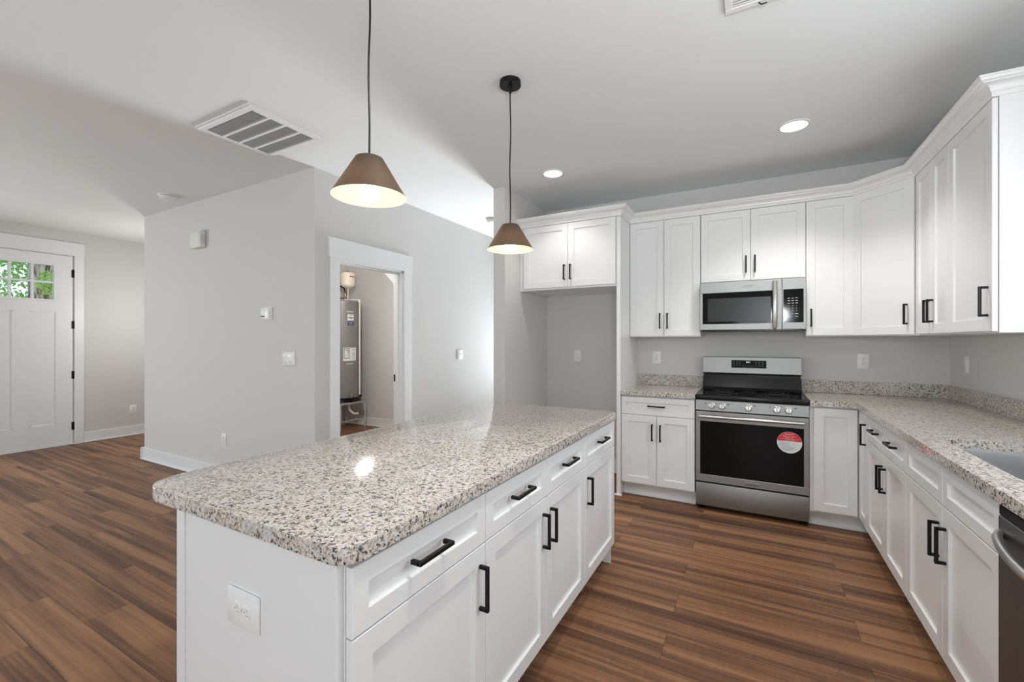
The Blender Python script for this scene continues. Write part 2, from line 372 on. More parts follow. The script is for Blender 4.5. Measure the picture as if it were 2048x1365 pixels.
wall('wall_front', [((-7.87, -3.5, 0), (-7.75, -2.2, HC)), ((-7.87, 0.2, 0), (-7.75, FY0, HC)), ((-7.87, FY1, 0), (-7.75, 5.12, HC)),
                    ((-7.87, -2.2, 0), (-7.75, 0.2, 0.7)), ((-7.87, -2.2, 2.2), (-7.75, 0.2, HC)), ((-7.87, FY0, FZ), (-7.75, FY1, HC))])
wall('wall_rear', [((-7.87, -3.62, 0), (-4.5, -3.5, HC)), ((-1.5, -3.62, 0), (-0.4, -3.5, HC)), ((0.8, -3.62, 0), (1.39, -3.5, HC)),
                   ((-4.5, -3.62, 2.2), (-1.5, -3.5, HC)), ((-0.4, -3.62, 0), (0.8, -3.5, 0.9)), ((-0.4, -3.62, 2.1), (0.8, -3.5, HC)), ((-4.5, -3.62, 0), (-1.5, -3.5, 0.06))])
# sloping boxed soffit of the stairs inside the closet
mb = MB(); bm = bmesh.new()
pf = [(-4.98 - 0.09, HC), (-3.26, HC), (-3.26, 1.30), (-3.60, 1.35)]
pts = [(-5.10, HC), (-3.26, HC), (-3.26, 1.05)]
A = [bm.verts.new((x, 4.6, z)) for x, z in pts]; B = [bm.verts.new((x, 5.0, z)) for x, z in pts]
bm.faces.new(A); bm.faces.new(list(reversed(B)))
for i in range(3): bm.faces.new([A[i], A[(i + 1) % 3], B[(i + 1) % 3], B[i]])
mb.merge(bm); struct(mb.build('ceiling_soffit', WALL, smooth=False))

# windows behind and beside the camera (daylight enters here)
def window(name, axis, c, a0, a1, z0, z1, nmull=1):
    mb = MB(); t = 0.05
    def bx(u0, u1, w0, w1, d=0.05):
        if axis == 'x': mb.box((c - d, u0, w0), (c + d, u1, w1), 0.003)
        else: mb.box((u0, c - d, w0), (u1, c + d, w1), 0.003)
    bx(a0, a0 + t, z0, z1); bx(a1 - t, a1, z0, z1); bx(a0 + t, a1 - t, z0, z0 + t); bx(a0 + t, a1 - t, z1 - t, z1)
    for k in range(1, nmull + 1):
        x = a0 + (a1 - a0) * k / (nmull + 1); bx(x - 0.02, x + 0.02, z0 + t, z1 - t, 0.03)
    return struct(mb.build(name, TRIM))
window('window_1', 'x', 1.33, 1.35, 2.4, 1.12, 2.2, 0)
window('window_6', 'y', 7.06, -3.08, -2.17, 0.12, 1.45, 0)
window('window_2', 'x', -7.81, -2.2, 0.2, 0.7, 2.2, 1)
window('window_3', 'y', -3.56, -4.5, -1.5, 0.06, 2.2, 1)
window('window_5', 'x', 1.33, -2.6, -0.8, 0.05, 2.15, 1)
window('window_4', 'y', -3.56, -0.4, 0.8, 0.9, 2.1, 0)

# baseboards with shoe moulding
def board(name, segs, h=0.135):
    mb = MB()
    for (x0, y0, x1, y1, nx, ny) in segs:      # wall line and outward normal
        for (d0, d1, z0, z1, bv) in ((0, 0.015, 0, h, 0.003), (0.015, 0.033, 0, 0.018, 0.005)):
            a = (min(x0, x1), min(y0, y1)); b = (max(x0, x1), max(y0, y1))
            if nx:
                xs = sorted((x0 + nx * d0, x0 + nx * d1)); mb.box((xs[0], a[1], z0), (xs[1], b[1], z1), bv)
            else:
                ys = sorted((y0 + ny * d0, y0 + ny * d1)); mb.box((a[0], ys[0], z0), (b[0], ys[1], z1), bv)
    return struct(mb.build(name, TRIM))
board('baseboard_living', [(-6.103, 2.35, -3.13, 2.35, 0, -1), (-6.07, 2.317, -6.07, 5.0, -1, 0)])
board('baseboard_closet', [(-3.13, 2.317, -3.13, 2.487, 1, 0), (-3.13, 3.486, -3.13, 7.0, 1, 0)])
board('baseboard_front', [(-7.75, 2.341, -7.75, 5.0, 1, 0), (-7.75, -3.5, -7.75, 1.2, 1, 0)])
board('baseboard_foyer', [(-7.717, 5.0, -6.103, 5.0, 0, -1)])
board('baseboard_closet_back', [(-5.85, 5.0, -3.25, 5.0, 0, -1), (-5.85, 2.47, -5.85, 5.0, 1, 0)])
board('baseboard_pillar', [(-2.12, 3.486, -2.0, 3.486, 0, -1), (-2.0, 3.453, -2.0, 3.75, 1, 0), (-2.0, 3.75, -2.0, 4.42, 1, 0), (-2.12, 3.486, -2.12, 7.0, -1, 0)])
board('baseboard_back', [(-1.967, 4.42, -1.045, 4.42, 0, -1)])
# closet doorway: casing, jamb, stop
mb = MB(); X = -3.13
mb.box((X, 2.487, 0), (X + 0.02, DY0 + 0.006, DZ - 0.002), 0.002); mb.box((X, DY1 - 0.006, 0), (X + 0.02, 3.486, DZ - 0.002), 0.002)
mb.box((X, 2.475, DZ - 0.002), (X + 0.024, 3.498, 2.216), 0.002)
tr1 = struct(mb.build('trim_1', TRIM))
mb = MB()
mb.box((X - 0.12, DY0, 0), (X, DY0 + 0.02, DZ)); mb.box((X - 0.12, DY1 - 0.02, 0), (X, DY1, DZ)); mb.box((X - 0.12, DY0, DZ - 0.02), (X, DY1, DZ))
mb.box((X - 0.085, DY1 - 0.032, 0), (X - 0.05, DY1 - 0.02, DZ - 0.02), 0.001); mb.box((X - 0.085, DY0 + 0.02, 0), (X - 0.05, DY0 + 0.032, DZ - 0.02), 0.001)
mb.box((X - 0.085, DY0 + 0.02, DZ - 0.032), (X - 0.05, DY1 - 0.02, DZ - 0.02), 0.001)
jb = mb.build('door_jamb', TRIM, tr1)
mb = MB(); mb.box((X - 0.115, DY1 - 0.0235, 0.925), (X - 0.088, DY1 - 0.02, 0.995), 0.001); mb.mi = 1
mb.box((X - 0.108, DY1 - 0.0245, 0.945), (X - 0.096, DY1 - 0.0232, 0.975))
tag(mb.build('strike_plate', [BLACK, SLOT], tr1), 'small black strike plate')

# front door
mb = MB(); X = -7.75
mb.box((X, FY0 - 0.085, 0), (X + 0.02, FY0 + 0.004, FZ - 0.002), 0.002); mb.box((X, FY1 - 0.004, 0), (X + 0.02, 2.339, FZ - 0.002), 0.002)
mb.box((X, FY0 - 0.10, FZ - 0.002), (X + 0.022, 2.345, 2.612), 0.002)
mb.box((X - 0.12, FY1 - 0.008, 0), (X, FY1, FZ)); mb.box((X - 0.12, FY0, 0), (X, FY0 + 0.008, FZ)); mb.box((X - 0.12, FY0, FZ - 0.008), (X, FY1, FZ))
struct(mb.build('trim_2', TRIM))
door = struct(bpy.data.objects.new('door_1', None)); col.objects.link(door); door.location = (-7.75, 1.777, 0)
door['label'] = 'white front door with six small panes over two tall recessed panels'
def front_door():
    # local frame: x = world x - (-7.75), y = world y - 1.777 ; slab from x -0.05 to -0.006
    y0, y1, z0, z1 = -0.462, 0.462, 0.018, 2.437
    gy0, gy1, gz0, gz1 = -0.283, 0.283, 1.865, 2.292
    xf, xb = -0.006, -0.05
    mb = MB()
    ys = [y0, -0.306, -0.073, 0.073, 0.306, y1]
    pz0, pz1 = 0.28, 1.708
    mb.box((xb, y0, z0), (xf, y1, pz0)); mb.box((xb, y0, pz1), (xf, y1, gz0)); mb.box((xb, y0, gz1), (xf, y1, z1))
    mb.box((xb, y0, gz0), (xf, gy0, gz1)); mb.box((xb, gy1, gz0), (xf, y1, gz1))
    mb.box((xb, y0, pz0), (xf, ys[1], pz1)); mb.box((xb, ys[2], pz0), (xf, ys[3], pz1)); mb.box((xb, ys[4], pz0), (xf, y1, pz1))
    mb.build('door_slab', TRIM, door, smooth=False)
    for a, b in ((ys[1], ys[2]), (ys[3], ys[4])):
        m2 = MB(); m2.box((xb + 0.004, a, pz0), (xf - 0.011, b, pz1))
        t = 0.008
        for q in (((xf - 0.011, a, pz0), (xf - 0.002, a + t, pz1)), ((xf - 0.011, b - t, pz0), (xf - 0.002, b, pz1)), ((xf - 0.011, a, pz0), (xf - 0.002, b, pz0 + t)), ((xf - 0.011, a, pz1 - t), (xf - 0.002, b, pz1))): m2.box(q[0], q[1])
        m2.build('door_panel', TRIM, door)
    m2 = MB(); t = 0.022
    for q in (((gy0 - t, gz0 - t), (gy0, gz1 + t)), ((gy1, gz0 - t), (gy1 + t, gz1 + t)), ((gy0, gz0 - t), (gy1, gz0)), ((gy0, gz1), (gy1, gz1 + t))):
        m2.box((xf, q[0][0], q[0][1]), (xf + 0.008, q[1][0], q[1][1]), 0.002)
    wdt = (gy1 - gy0) / 3
    for k in (1, 2): m2.box((xf - 0.03, gy0 + k * wdt - 0.012, gz0), (xf + 0.004, gy0 + k * wdt + 0.012, gz1), 0.002)
    zm = (gz0 + gz1) / 2; m2.box((xf - 0.029, gy0, zm - 0.012), (xf + 0.003, gy1, zm + 0.012), 0.002)
    wf = m2.build('glazing_frame', TRIM, door)
    m2 = MB(); m2.box((-0.030, gy0, gz0), (-0.025, gy1, gz1)); tag(m2.build('window_pane', PANE, wf), 'clear glass lite')
    for z in (0.238, 0.901, 1.551, 2.214):
        m2 = MB(); m2.cyl((0.004, 0.468, z - 0.05), (0.004, 0.468, z + 0.05), 0.0075, 12); m2.box((-0.006, 0.448, z - 0.05), (0.0005, 0.4755, z + 0.05), 0.001)
        for k in (-0.03, -0.01, 0.01, 0.03): m2.cyl((0.004, 0.468, z + k - 0.001), (0.004, 0.468, z + k + 0.001), 0.0085, 12)
        tag(m2.build('hinge', BLACK, door), 'black butt hinge')
    m2 = MB(); m2.box((-0.11, y0 - 0.008, 0), (0.012, y1 + 0.008, 0.014), 0.003); m2.build('threshold', TRIM, door)
    m2 = MB(); m2.lathe([(0.026, 0), (0.026, 0.006), (0.010, 0.010), (0.010, 0.03), (0.026, 0.045), (0.028, 0.055), (0.018, 0.066), (0, 0.068)], 24, ((xf, -0.40, 0.95), (1, 0, 0))); tag(m2.build('knob', BLACK, door), 'black door knob')
front_door()

# ------------------------------------------------------------------ outdoors through the door lites
mb = MB(); mb.box((-60, -30, -0.6), (-7.9, 40, -0.35)); tag(mb.build('lawn', GRASS), 'green lawn outside the front door', 'lawn', kind='stuff')
def leaves(mb, c, rad, n, size):
    for _ in range(n):
        v = Vector((random.gauss(0, 1), random.gauss(0, 1), random.gauss(0, 1))).normalized() * (random.random() ** 0.4)
        p = Vector(c) + Vector((v.x * rad[0], v.y * rad[1], v.z * rad[2]))
        a = Vector((random.gauss(0, 1), random.gauss(0, 1), random.gauss(0, 1))).normalized(); b = a.orthogonal().normalized()
        s_ = size * random.uniform(0.6, 1.3)
        mb.poly([p - a * s_, p + b * s_ * 0.45, p + a * s_, p - b * s_ * 0.45])
def tree(name, label, loc, tr, th, blobs, leafm, n, size):
    r_ = root(name, label, 'tree', loc)
    m2 = MB(); m2.tube([(0, 0, -0.33), (0, 0, -0.2), (0.02, 0.01, 1), (0.03, -0.02, th * 0.6), (0.0, 0.03, th)], [tr * 1.15, tr * 1.12, tr, tr * 0.95, tr * 0.7], 20)
    m2.build('trunk', BARK, r_)
    m3 = MB()
    for c, rad in blobs: leaves(m3, c, rad, n, size)
    m3.build('foliage', leafm, r_, smooth=False)
    return r_
tree('mature_tree', 'thick ridged tree trunk close outside the right door lites', (-12.2, 3.18, 0), 0.30, 7.0, [((0.45, -0.05, 2.45), (0.3, 0.25, 0.28)), ((0.45, 0.1, 1.95), (0.25, 0.25, 0.2)), ((0, 0, 6.5), (2.2, 2.2, 1.5))], LEAF2, 420, 0.05)
tree('leafy_tree', 'leafy green tree under blue sky beyond the left door lites', (-19, 3.2, 0), 0.18, 5.2, [((0, 0.6, 2.9), (1.5, 1.5, 0.8)), ((0.3, -0.8, 3.6), (1.3, 1.3, 0.7)), ((0, 1.8, 3.8), (1.2, 1.1, 0.8))], LEAF, 620, 0.09)
tree('bright_shrub_tree', 'pale green shrubby tree low behind the lower door lites', (-16, 3.0, 0), 0.10, 2.2, [((0, 0.4, 2.0), (0.7, 1.1, 0.45)), ((0, -0.7, 1.8), (0.7, 0.9, 0.4))], LEAF2, 1300, 0.05)

# ------------------------------------------------------------------ cabinets
def shaker(x0, x1, z0, z1, yf, t=0.019, fr=0.057, rec=0.010, ch=0.0018):
    bm = bmesh.new()
    def ring(dx, y): return [bm.verts.new((x, y, z)) for x, z in ((x0 + dx, z0 + dx), (x1 - dx, z0 + dx), (x1 - dx, z1 - dx), (x0 + dx, z1 - dx))]
    rs = [ring(0, yf + t), ring(0, yf + ch), ring(ch, yf), ring(fr, yf), ring(fr + 0.002, yf + rec)]
    for A, B in zip(rs, rs[1:]):
        for i in range(4): j = (i + 1) % 4; bm.faces.new([A[i], A[j], B[j], B[i]])
    bm.faces.new(rs[-1]); bm.faces.new(list(reversed(rs[0])))
    mb = MB(); mb.merge(bm); return mb
def handle(parent, x, y, z, L=0.138, vert=True):
    mb = MB(); s = 0.0055; so = 0.033
    if vert:
        mb.box((x - s, y - so, z - L / 2), (x + s, y - so + 2 * s, z + L / 2), 0.0012)
        for k in (-1, 1):
            zz = z + k * (L / 2 - s); mb.box((x - s, y - so + s, zz - s), (x + s, y, zz + s), 0.001)
    else:
        mb.box((x - L / 2, y - so, z - s), (x + L / 2, y - so + 2 * s, z + s), 0.0012)
        for k in (-1, 1):
            xx = x + k * (L / 2 - s); mb.box((xx - s, y - so + s, z - s), (xx + s, y, z + s), 0.001)
    tag(mb.build('handle', BLACK, parent), 'square black bar handle')
def cabinet(name, label, cat, w_, d_, z0, z1, loc, rz, fronts, group=None, toe=False, extra=None):
    r_ = root(name, label, cat, loc, rz, group)
    mb = MB()
    if toe:
        mb.box((0, 0, z0), (w_, d_, z1), 0.001); mb.box((0.0, 0.085, 0), (w_, d_, z0))
    else:
        mb.box((0, 0, z0), (w_, d_, z1), 0.001)
    mb.build('cabinet_body', CAB, r_)
    if toe:
        mb = MB(); mb.box((0.0, 0.072, 0), (w_, 0.085, z0)); mb.box((0.0, 0.060, 0), (w_, 0.072, 0.018), 0.004); mb.build('toe_kick', CAB, r_)
    for fn, x0, x1, a, b, h in fronts:
        f = shaker(x0 + 0.0015, x1 - 0.0015, a + 0.0015, b - 0.0015, -0.021, fr=0.057 if (b - a) > 0.3 else 0.045).build(fn, CAB, r_, smooth=False)
        if h: handle(f, h[1], -0.021, h[2], vert=(h[0] == 'v'))
    return r_
ZB0, ZB1 = 0.127, 0.865   # base fronts
ZS = 0.712                # drawer / door split
BC, UC = 'base cabinet', 'wall cabinet'
HZ = 0.587
# island, facing +x (front of box at x=-0.756)
XI = -0.756
def isl(label, y0, y1, fr): return cabinet('island_cabinet', label, BC, y1 - y0, 0.61, 0.114, 0.876, (XI, y0, 0), R(90), fr, None, True)
w1 = 1.163 - 0.640
a1 = isl('white island cabinet nearest the camera, one drawer above one wide door', 0.640, 1.163, [('drawer', 0, w1, ZS, ZB1, ('h', w1 / 2 - 0.015, 0.80)), ('door', 0, w1, ZB0, ZS, ('v', w1 - 0.036, HZ))])
w2 = 2.080 - 1.163
isl('white middle island cabinet with two drawers above a pair of doors', 1.163, 2.080, [('drawer', 0, w2 / 2, ZS, ZB1, ('h', w2 / 4, 0.80)), ('drawer', w2 / 2, w2, ZS, ZB1, ('h', 3 * w2 / 4, 0.80)),
    ('door', 0, w2 / 2, ZB0, ZS, ('v', w2 / 2 - 0.036, HZ)), ('door', w2 / 2, w2, ZB0, ZS, ('v', w2 / 2 + 0.036, HZ))])
w3 = 2.600 - 2.080
isl('white island cabinet at the far end, one drawer above one door', 2.080, 2.600, [('drawer', 0, w3, ZS, ZB1, ('h', w3 / 2, 0.80)), ('door', 0, w3, ZB0, ZS, ('v', 0.036, HZ))])
# near end panel and back panel of the island
mb = MB(); mb.box((-1.404, 0.622, 0), (XI - 0.004, 0.6395, 0.876), 0.001); mb.box((-1.404, 0.617, 0), (-1.366, 0.622, 0.876), 0.001)
mb.box((-1.366, 0.612, 0), (XI - 0.004, 0.622, 0.012), 0.003)
tag(mb.build('island_end_panel', CAB), 'flat white panel closing the near end of the island', 'panel')
mb = MB(); mb.box((-1.404, 0.640, 0), (-1.3665, 2.600, 0.876), 0.001); mb.box((-1.3665, 2.6003, 0), (XI - 0.002, 2.612, 0.876), 0.001)
for k in range(4):
    y = 0.70 + k * 0.62
    mb.box((-1.41, y - 0.03, 0), (-1.404, y + 0.03, 0.876), 0.001)
tag(mb.build('island_back_panel', CAB), 'white panelling along the seating side of the island', 'panel')

# back run, facing -y (front of box at y=3.811)
YB = 3.811
wl_ = 0.592
cabinet('base_cabinet', 'white base cabinet left of the range, a drawer above two narrow doors', BC, wl_, 0.607, 0.114, 0.876, (-1.012, YB, 0), 0, [
    ('drawer', 0, wl_, ZS, ZB1, ('h', wl_ / 2, 0.793)), ('door', 0, wl_ / 2, ZB0, ZS, ('v', wl_ / 2 - 0.033, 0.573)), ('door', wl_ / 2, wl_, ZB0, ZS, ('v', wl_ / 2 + 0.033, 0.573))], None, True)
XR = 0.648   # box front of right run; doors at 0.627
cabinet('corner_base_cabinet', 'white corner base cabinet right of the range, full height blank door', BC, 1.268 - 0.347, 0.607, 0.114, 0.876, (0.347, YB, 0), 0, [
    ('door', 0.024, 0.276, ZB0, ZB1, None)], None, True)
# right run, facing -x : local x runs toward -y
def rightc(name, label, y1, y0, fr): return cabinet(name, label, BC, y1 - y0, 0.620, 0.114, 0.876, (XR, y1, 0), R(-90), fr, None, True)
rightc('narrow_base_cabinet', 'narrow full height white door cabinet in the inner corner by the range', 3.786, 3.541, [('door', 0.002, 0.245, ZB0, ZB1, ('v', 0.245 - 0.03, 0.735))])
wd = 3.541 - 2.716
rightc('base_cabinet', 'white base cabinet with two small drawers between corner and sink', 3.541, 2.716, [
    ('drawer', 0, wd / 2 + 0.01, ZS, ZB1, ('h', wd / 4 + 0.03, 0.80)), ('drawer', wd / 2 + 0.01, wd, ZS, ZB1, ('h', 3 * wd / 4 - 0.01, 0.80)),
    ('door', 0, wd / 2 + 0.01, ZB0, ZS, ('v', wd / 2 - 0.025, 0.573)), ('door', wd / 2 + 0.01, wd, ZB0, ZS, ('v', wd / 2 + 0.045, 0.573))])
ws = 2.716 - 1.800
rs = cabinet('sink_base_cabinet', 'white sink base cabinet with two false drawer fronts and tall door pair', BC, ws, 0.620, 0.114, 0.60, (XR, 2.716, 0), R(-90), [
    ('drawer_front', 0, ws / 2, ZS, ZB1, None), ('drawer_front', ws / 2, ws, ZS, ZB1, None),
    ('door', 0, ws / 2, ZB0, ZS, ('v', ws / 2 - 0.036, 0.57)), ('door', ws / 2, ws, ZB0, ZS, ('v', ws / 2 + 0.036, 0.57))], None, True)
mb = MB(); mb.box((0, 0, 0.60), (ws, 0.019, 0.876)); mb.box((0, 0.019, 0.60), (0.018, 0.62, 0.876)); mb.box((ws - 0.018, 0.019, 0.60), (ws, 0.62, 0.876)); mb.box((0.018, 0.60, 0.60), (ws - 0.018, 0.62, 0.876))
mb.build('cabinet_rail', CAB, rs)

# wall cabinets, back run: box front y=4.118, doors at 4.097
YU = 4.118; DU = 4.418 - YU; ZU0, ZU1 = 1.383, 2.424
def up(name, label, x0, x1, fr, z0=ZU0, y=YU): return cabinet(name, label, UC, x1 - x0, 4.418 - y, z0 - 0.006, ZU1 + 0.02, (x0, y, 0), 0, fr)
HU = 1.520
wu = 0.606
up('wall_cabinet', 'tall white two door wall cabinet between fridge space and microwave', -1.013, -0.407, [('door', 0, wu / 2, ZU0, ZU1, ('v', wu / 2 - 0.032, HU)), ('door', wu / 2, wu - 0.002, ZU0, ZU1, ('v', wu / 2 + 0.032, HU))])
wo = 0.756
up('wall_cabinet', 'short white two door wall cabinet directly above the microwave', -0.406, 0.350, [('door', 0.002, wo / 2, 1.838, ZU1, ('v', wo / 2 - 0.032, 1.972)), ('door', wo / 2, wo, 1.838, ZU1, ('v', wo / 2 + 0.032, 1.972))], 1.838)
up('wall_cabinet', 'tall narrow white single door wall cabinet right of the microwave', 0.351, 0.653, [('door', 0.0, 0.294, ZU0, ZU1, ('v', 0.032, HU))])
# diagonal corner cabinet
r_ = root('corner_wall_cabinet', 'white diagonal corner wall cabinet with one broad door', UC, (0.655, 4.093, 0), R(-45))
th = R(-45)
def loc2(x, y):   # world -> local of the diagonal root
    v = Matrix.Rotation(-th, 2) @ Vector((x - 0.655, y - 4.093)); return (v.x, v.y)
mb = MB(); mb.prism([loc2(0.655, 4.118 + 0.0), loc2(0.655, 4.418), loc2(1.268, 4.418), loc2(1.268, 3.812), loc2(0.948, 3.812)][::-1], ZU0 - 0.006, ZU1 + 0.02)
mb.build('cabinet_body', CAB, r_, smooth=False)
x0d, x1d = loc2(0.655, 4.118)[0], loc2(0.948, 3.812)[0]; yd0 = (loc2(0.655, 4.118)[1] + loc2(0.948, 3.812)[1]) / 2
f = shaker(x0d + 0.004, x1d - 0.022, ZU0, ZU1, yd0 - 0.020).build('door', CAB, r_, smooth=False); handle(f, x1d - 0.022 - 0.042, yd0 - 0.020, HU)
# right wall uppers
XU = 0.948
def upr(label, y1, y0, fr): return cabinet('wall_cabinet', label, UC, y1 - y0, 1.268 - XU, ZU0 - 0.006, ZU1 + 0.02, (XU, y1, 0), R(-90), fr)
upr('white two door wall cabinet on the sink wall beside the corner cabinet', 3.810, 3.247, [('door', 0.006, 0.294, ZU0, ZU1, ('v', 0.294 - 0.032, HU)), ('door', 0.294, 0.562, ZU0, ZU1, ('v', 0.294 + 0.030, HU))])
upr('white single door wall cabinet at the open end of the sink wall', 3.246, 2.740, [('door', 0.0, 0.500, ZU0, ZU1, ('v', 0.500 - 0.040, HU))])

# refrigerator surround
YF = 3.790
cabinet('refrigerator_cabinet', 'short deep white two door cabinet above the empty refrigerator space', UC, 0.948, 0.628, 1.822, 2.444, (-1.9985, YF, 0), 0, [
    ('door', 0.046, 0.500, 1.838, ZU1, ('v', 0.500 - 0.030, 1.972)), ('door', 0.500, 0.944, 1.838, ZU1, ('v', 0.500 + 0.030, 1.972))])
mb = MB(); mb.box((-1.0485, YF - 0.012, 0), (-1.0145, 4.418, 2.4235), 0.001)
tag(mb.build('refrigerator_side_panel', CAB), 'tall white side panel standing right of the empty refrigerator space', 'panel')
mb = MB(); mb.prism([(-1.066, 3.76), (-1.0485 + 0.0, 3.79), (-1.0485, 3.7785), (-1.0145, 3.7785), (-1.0145, 3.82), (-0.998, 3.80), (-1.005, 3.758)][::-1], 0, 0.018)
# small shoe moulding block around the panel foot
mb2 = MB(); mb2.box((-1.066, 3.760, 0), (-1.0, 3.7775, 0.018), 0.005)
mb.bm.free()
tag(mb2.build('shoe_moulding', TRIM), 'little white shoe moulding at the foot of the tall refrigerator panel', 'moulding')

# crown moulding on top of all wall cabinets
def sweep(name, path, prof, m):
    bm = bmesh.new(); n = len(path); P = [Vector(p) for p in path]; rings = []
    for i in range(n):
        if i == 0: d = (P[1] - P[0]).normalized(); nn = Vector((d.y, -d.x)); k = 1
        elif i == n - 1: d = (P[-1] - P[-2]).normalized(); nn = Vector((d.y, -d.x)); k = 1
        else:
            d1 = (P[i] - P[i - 1]).normalized(); d2 = (P[i + 1] - P[i]).normalized()
            n1 = Vector((d1.y, -d1.x)); n2 = Vector((d2.y, -d2.x)); nn = (n1 + n2).normalized(); k = 1 / nn.dot(n1)
        rings.append([bm.verts.new((P[i].x + nn.x * o * k, P[i].y + nn.y * o * k, z)) for o, z in prof])
    L = len(prof)
    for A, B in zip(rings, rings[1:]):
        for j in range(L): q = (j + 1) % L; bm.faces.new([A[j], A[q], B[q], B[j]])
    bm.faces.new(rings[0]); bm.faces.new(list(reversed(rings[-1])))
    mb = MB(); mb.merge(bm); return mb.build(name, m)
Z0 = 2.4245
cprof = [(-0.02, Z0 + 0.021), (0.0, Z0 + 0.021)]
cprof = [(-0.018, Z0 + 0.0), (0.003, Z0), (0.006, Z0 + 0.004), (0.006, Z0 + 0.018), (0.012, Z0 + 0.022)]
for k in range(1, 7):
    a = k / 6 * PI / 2; cprof.append((0.012 + 0.034 * (1 - math.cos(a)), Z0 + 0.022 + 0.030 * math.sin(a)))
cprof += [(0.047, Z0 + 0.056), (0.052, Z0 + 0.058), (0.058, Z0 + 0.064), (0.060, Z0 + 0.070), (0.064, Z0 + 0.072), (0.064, Z0 + 0.080), (0.055, Z0 + 0.080), (-0.018, Z0 + 0.035)]
yb = YU - 0.021; xr = XU - 0.021; 
dd = 0.655 + 4.118 - 0.0205 * 1.414 + 0.0   # x+y of diagonal door plane
path = [(-1.9995, YF - 0.021), (-1.013, YF - 0.021), (-1.013, yb), (dd - yb, yb), (xr, dd - xr), (xr, 2.738), (1.2695, 2.738)]
crown = sweep('crown_moulding', path, cprof, CAB)
tag(crown, 'continuous white crown moulding stepping along the tops of the wall cabinets', 'moulding')

# ------------------------------------------------------------------ worktops
def rounded(x0, y0, x1, y1, rr, n=8):
    out = []
    for (cx, cy, a0), r in zip(((x0 + rr[0], y0 + rr[0], 180), (x1 - rr[1], y0 + rr[1], 270), (x1 - rr[2], y1 - rr[2], 0), (x0 + rr[3], y1 - rr[3], 90)), rr):
        for k in range(n + 1): a = R(a0 + 90 * k / n); out.append((cx + r * math.cos(a), cy + r * math.sin(a)))
    return out
mb = MB(); mb.prism(rounded(-1.615, 0.612, -0.722, 2.618, (0.10, 0.045, 0.045, 0.10)), 0.8765, 0.914, 0.004, 2)
tag(mb.build('island_countertop', GRAN), 'large speckled granite slab with rounded corners on the island', 'countertop')
mb = MB(); mb.box((-1.014, 3.768, 0.8765), (-0.415, 4.4185, 0.914), 0.003); mb.box((-1.014, 4.398, 0.914), (-0.415, 4.4185, 1.014), 0.002)
tag(mb.build('countertop', GRAN), 'short speckled granite worktop and upstand left of the range', 'countertop')
def lcounter():
    bm = bmesh.new()
    outer = [(0.3475, 3.768), (0.612, 3.768), (0.612, 1.17), (1.2685, 1.17), (1.2685, 4.4185), (0.3475, 4.4185)]
    hole = rounded(0.715, 1.90, 1.13, 2.60, (0.06, 0.06, 0.06, 0.06), 6)
    def loop(pts, z): return [bm.verts.new((x, y, z)) for x, y in pts]
    for z in (0.8765, 0.914):
        o = loop(outer, z); h = loop(hole, z)
        eo = [bm.edges.new((o[i], o[(i + 1) % len(o)])) for i in range(len(o))]; eh = [bm.edges.new((h[i], h[(i + 1) % len(h)])) for i in range(len(h))]
        bmesh.ops.triangle_fill(bm, edges=eo + eh, use_beauty=True)
        if z < 0.9: O0, H0 = o, h
        else: O1, H1 = o, h
    for A, B in ((O0, O1), (H0, H1)):
        for i in range(len(A)): j = (i + 1) % len(A); bm.faces.new([A[i], A[j], B[j], B[i]])
    # drop triangles that fill the hole
    kill = [f for f in bm.faces if abs(f.normal.z) > 0.9 and 0.73 < f.calc_center_median().x < 1.11 and 1.92 < f.calc_center_median().y < 2.58]
    kill = [f for f in kill if all(v in set(H0) or v in set(H1) for v in f.verts)]
    bmesh.ops.delete(bm, geom=kill, context='FACES_ONLY')
    mb = MB(); mb.merge(bm)
    mb.box((0.3475, 4.398, 0.914), (1.2685, 4.4185, 1.014), 0.002); mb.box((1.248, 1.17, 0.914), (1.2685, 4.398, 1.014), 0.002)
    return mb.build('countertop', GRAN, smooth=False)
tag(lcounter(), 'L-shaped speckled granite worktop running from the range past the sink', 'countertop')
# undermount sink
def sink():
    bm = bmesh.new()
    def ring(inset, z, r): return [bm.verts.new((x, y, z)) for x, y in rounded(0.712 + inset, 1.897 + inset, 1.133 - inset, 2.603 - inset, (r,) * 4, 8)]
    rg = [ring(-0.02, 0.874, 0.08), ring(-0.02, 0.8755, 0.08), ring(0, 0.8755, 0.06), ring(0.002, 0.86, 0.06), ring(0.006, 0.71, 0.055), ring(0.02, 0.692, 0.045), ring(0.12, 0.685, 0.03)]
    for A, B in zip(rg, rg[1:]):
        for i in range(len(A)): j = (i + 1) % len(A); bm.faces.new([A[i], A[j], B[j], B[i]])
    bm.faces.new(rg[-1])
    r_ = root('sink', 'stainless steel undermount sink set in the granite worktop', 'sink', (0.92, 2.25, 0.7))
    mb = MB(); mb.merge(bm, Matrix.Translation((-0.92, -2.25, -0.7))); o = mb.build('basin', SINKM, r_)
    s_ = o.modifiers.new('solid', 'SOLIDIFY'); s_.thickness = 0.0012; s_.offset = 0
    m2 = MB(); m2.lathe([(0.055, -0.012), (0.055, -0.0095), (0.04, -0.0085), (0.035, -0.014), (0, -0.014)], 24); m2.mi = 1
    m2.build('drain', [STEELV, SLOT], r_)
sink()

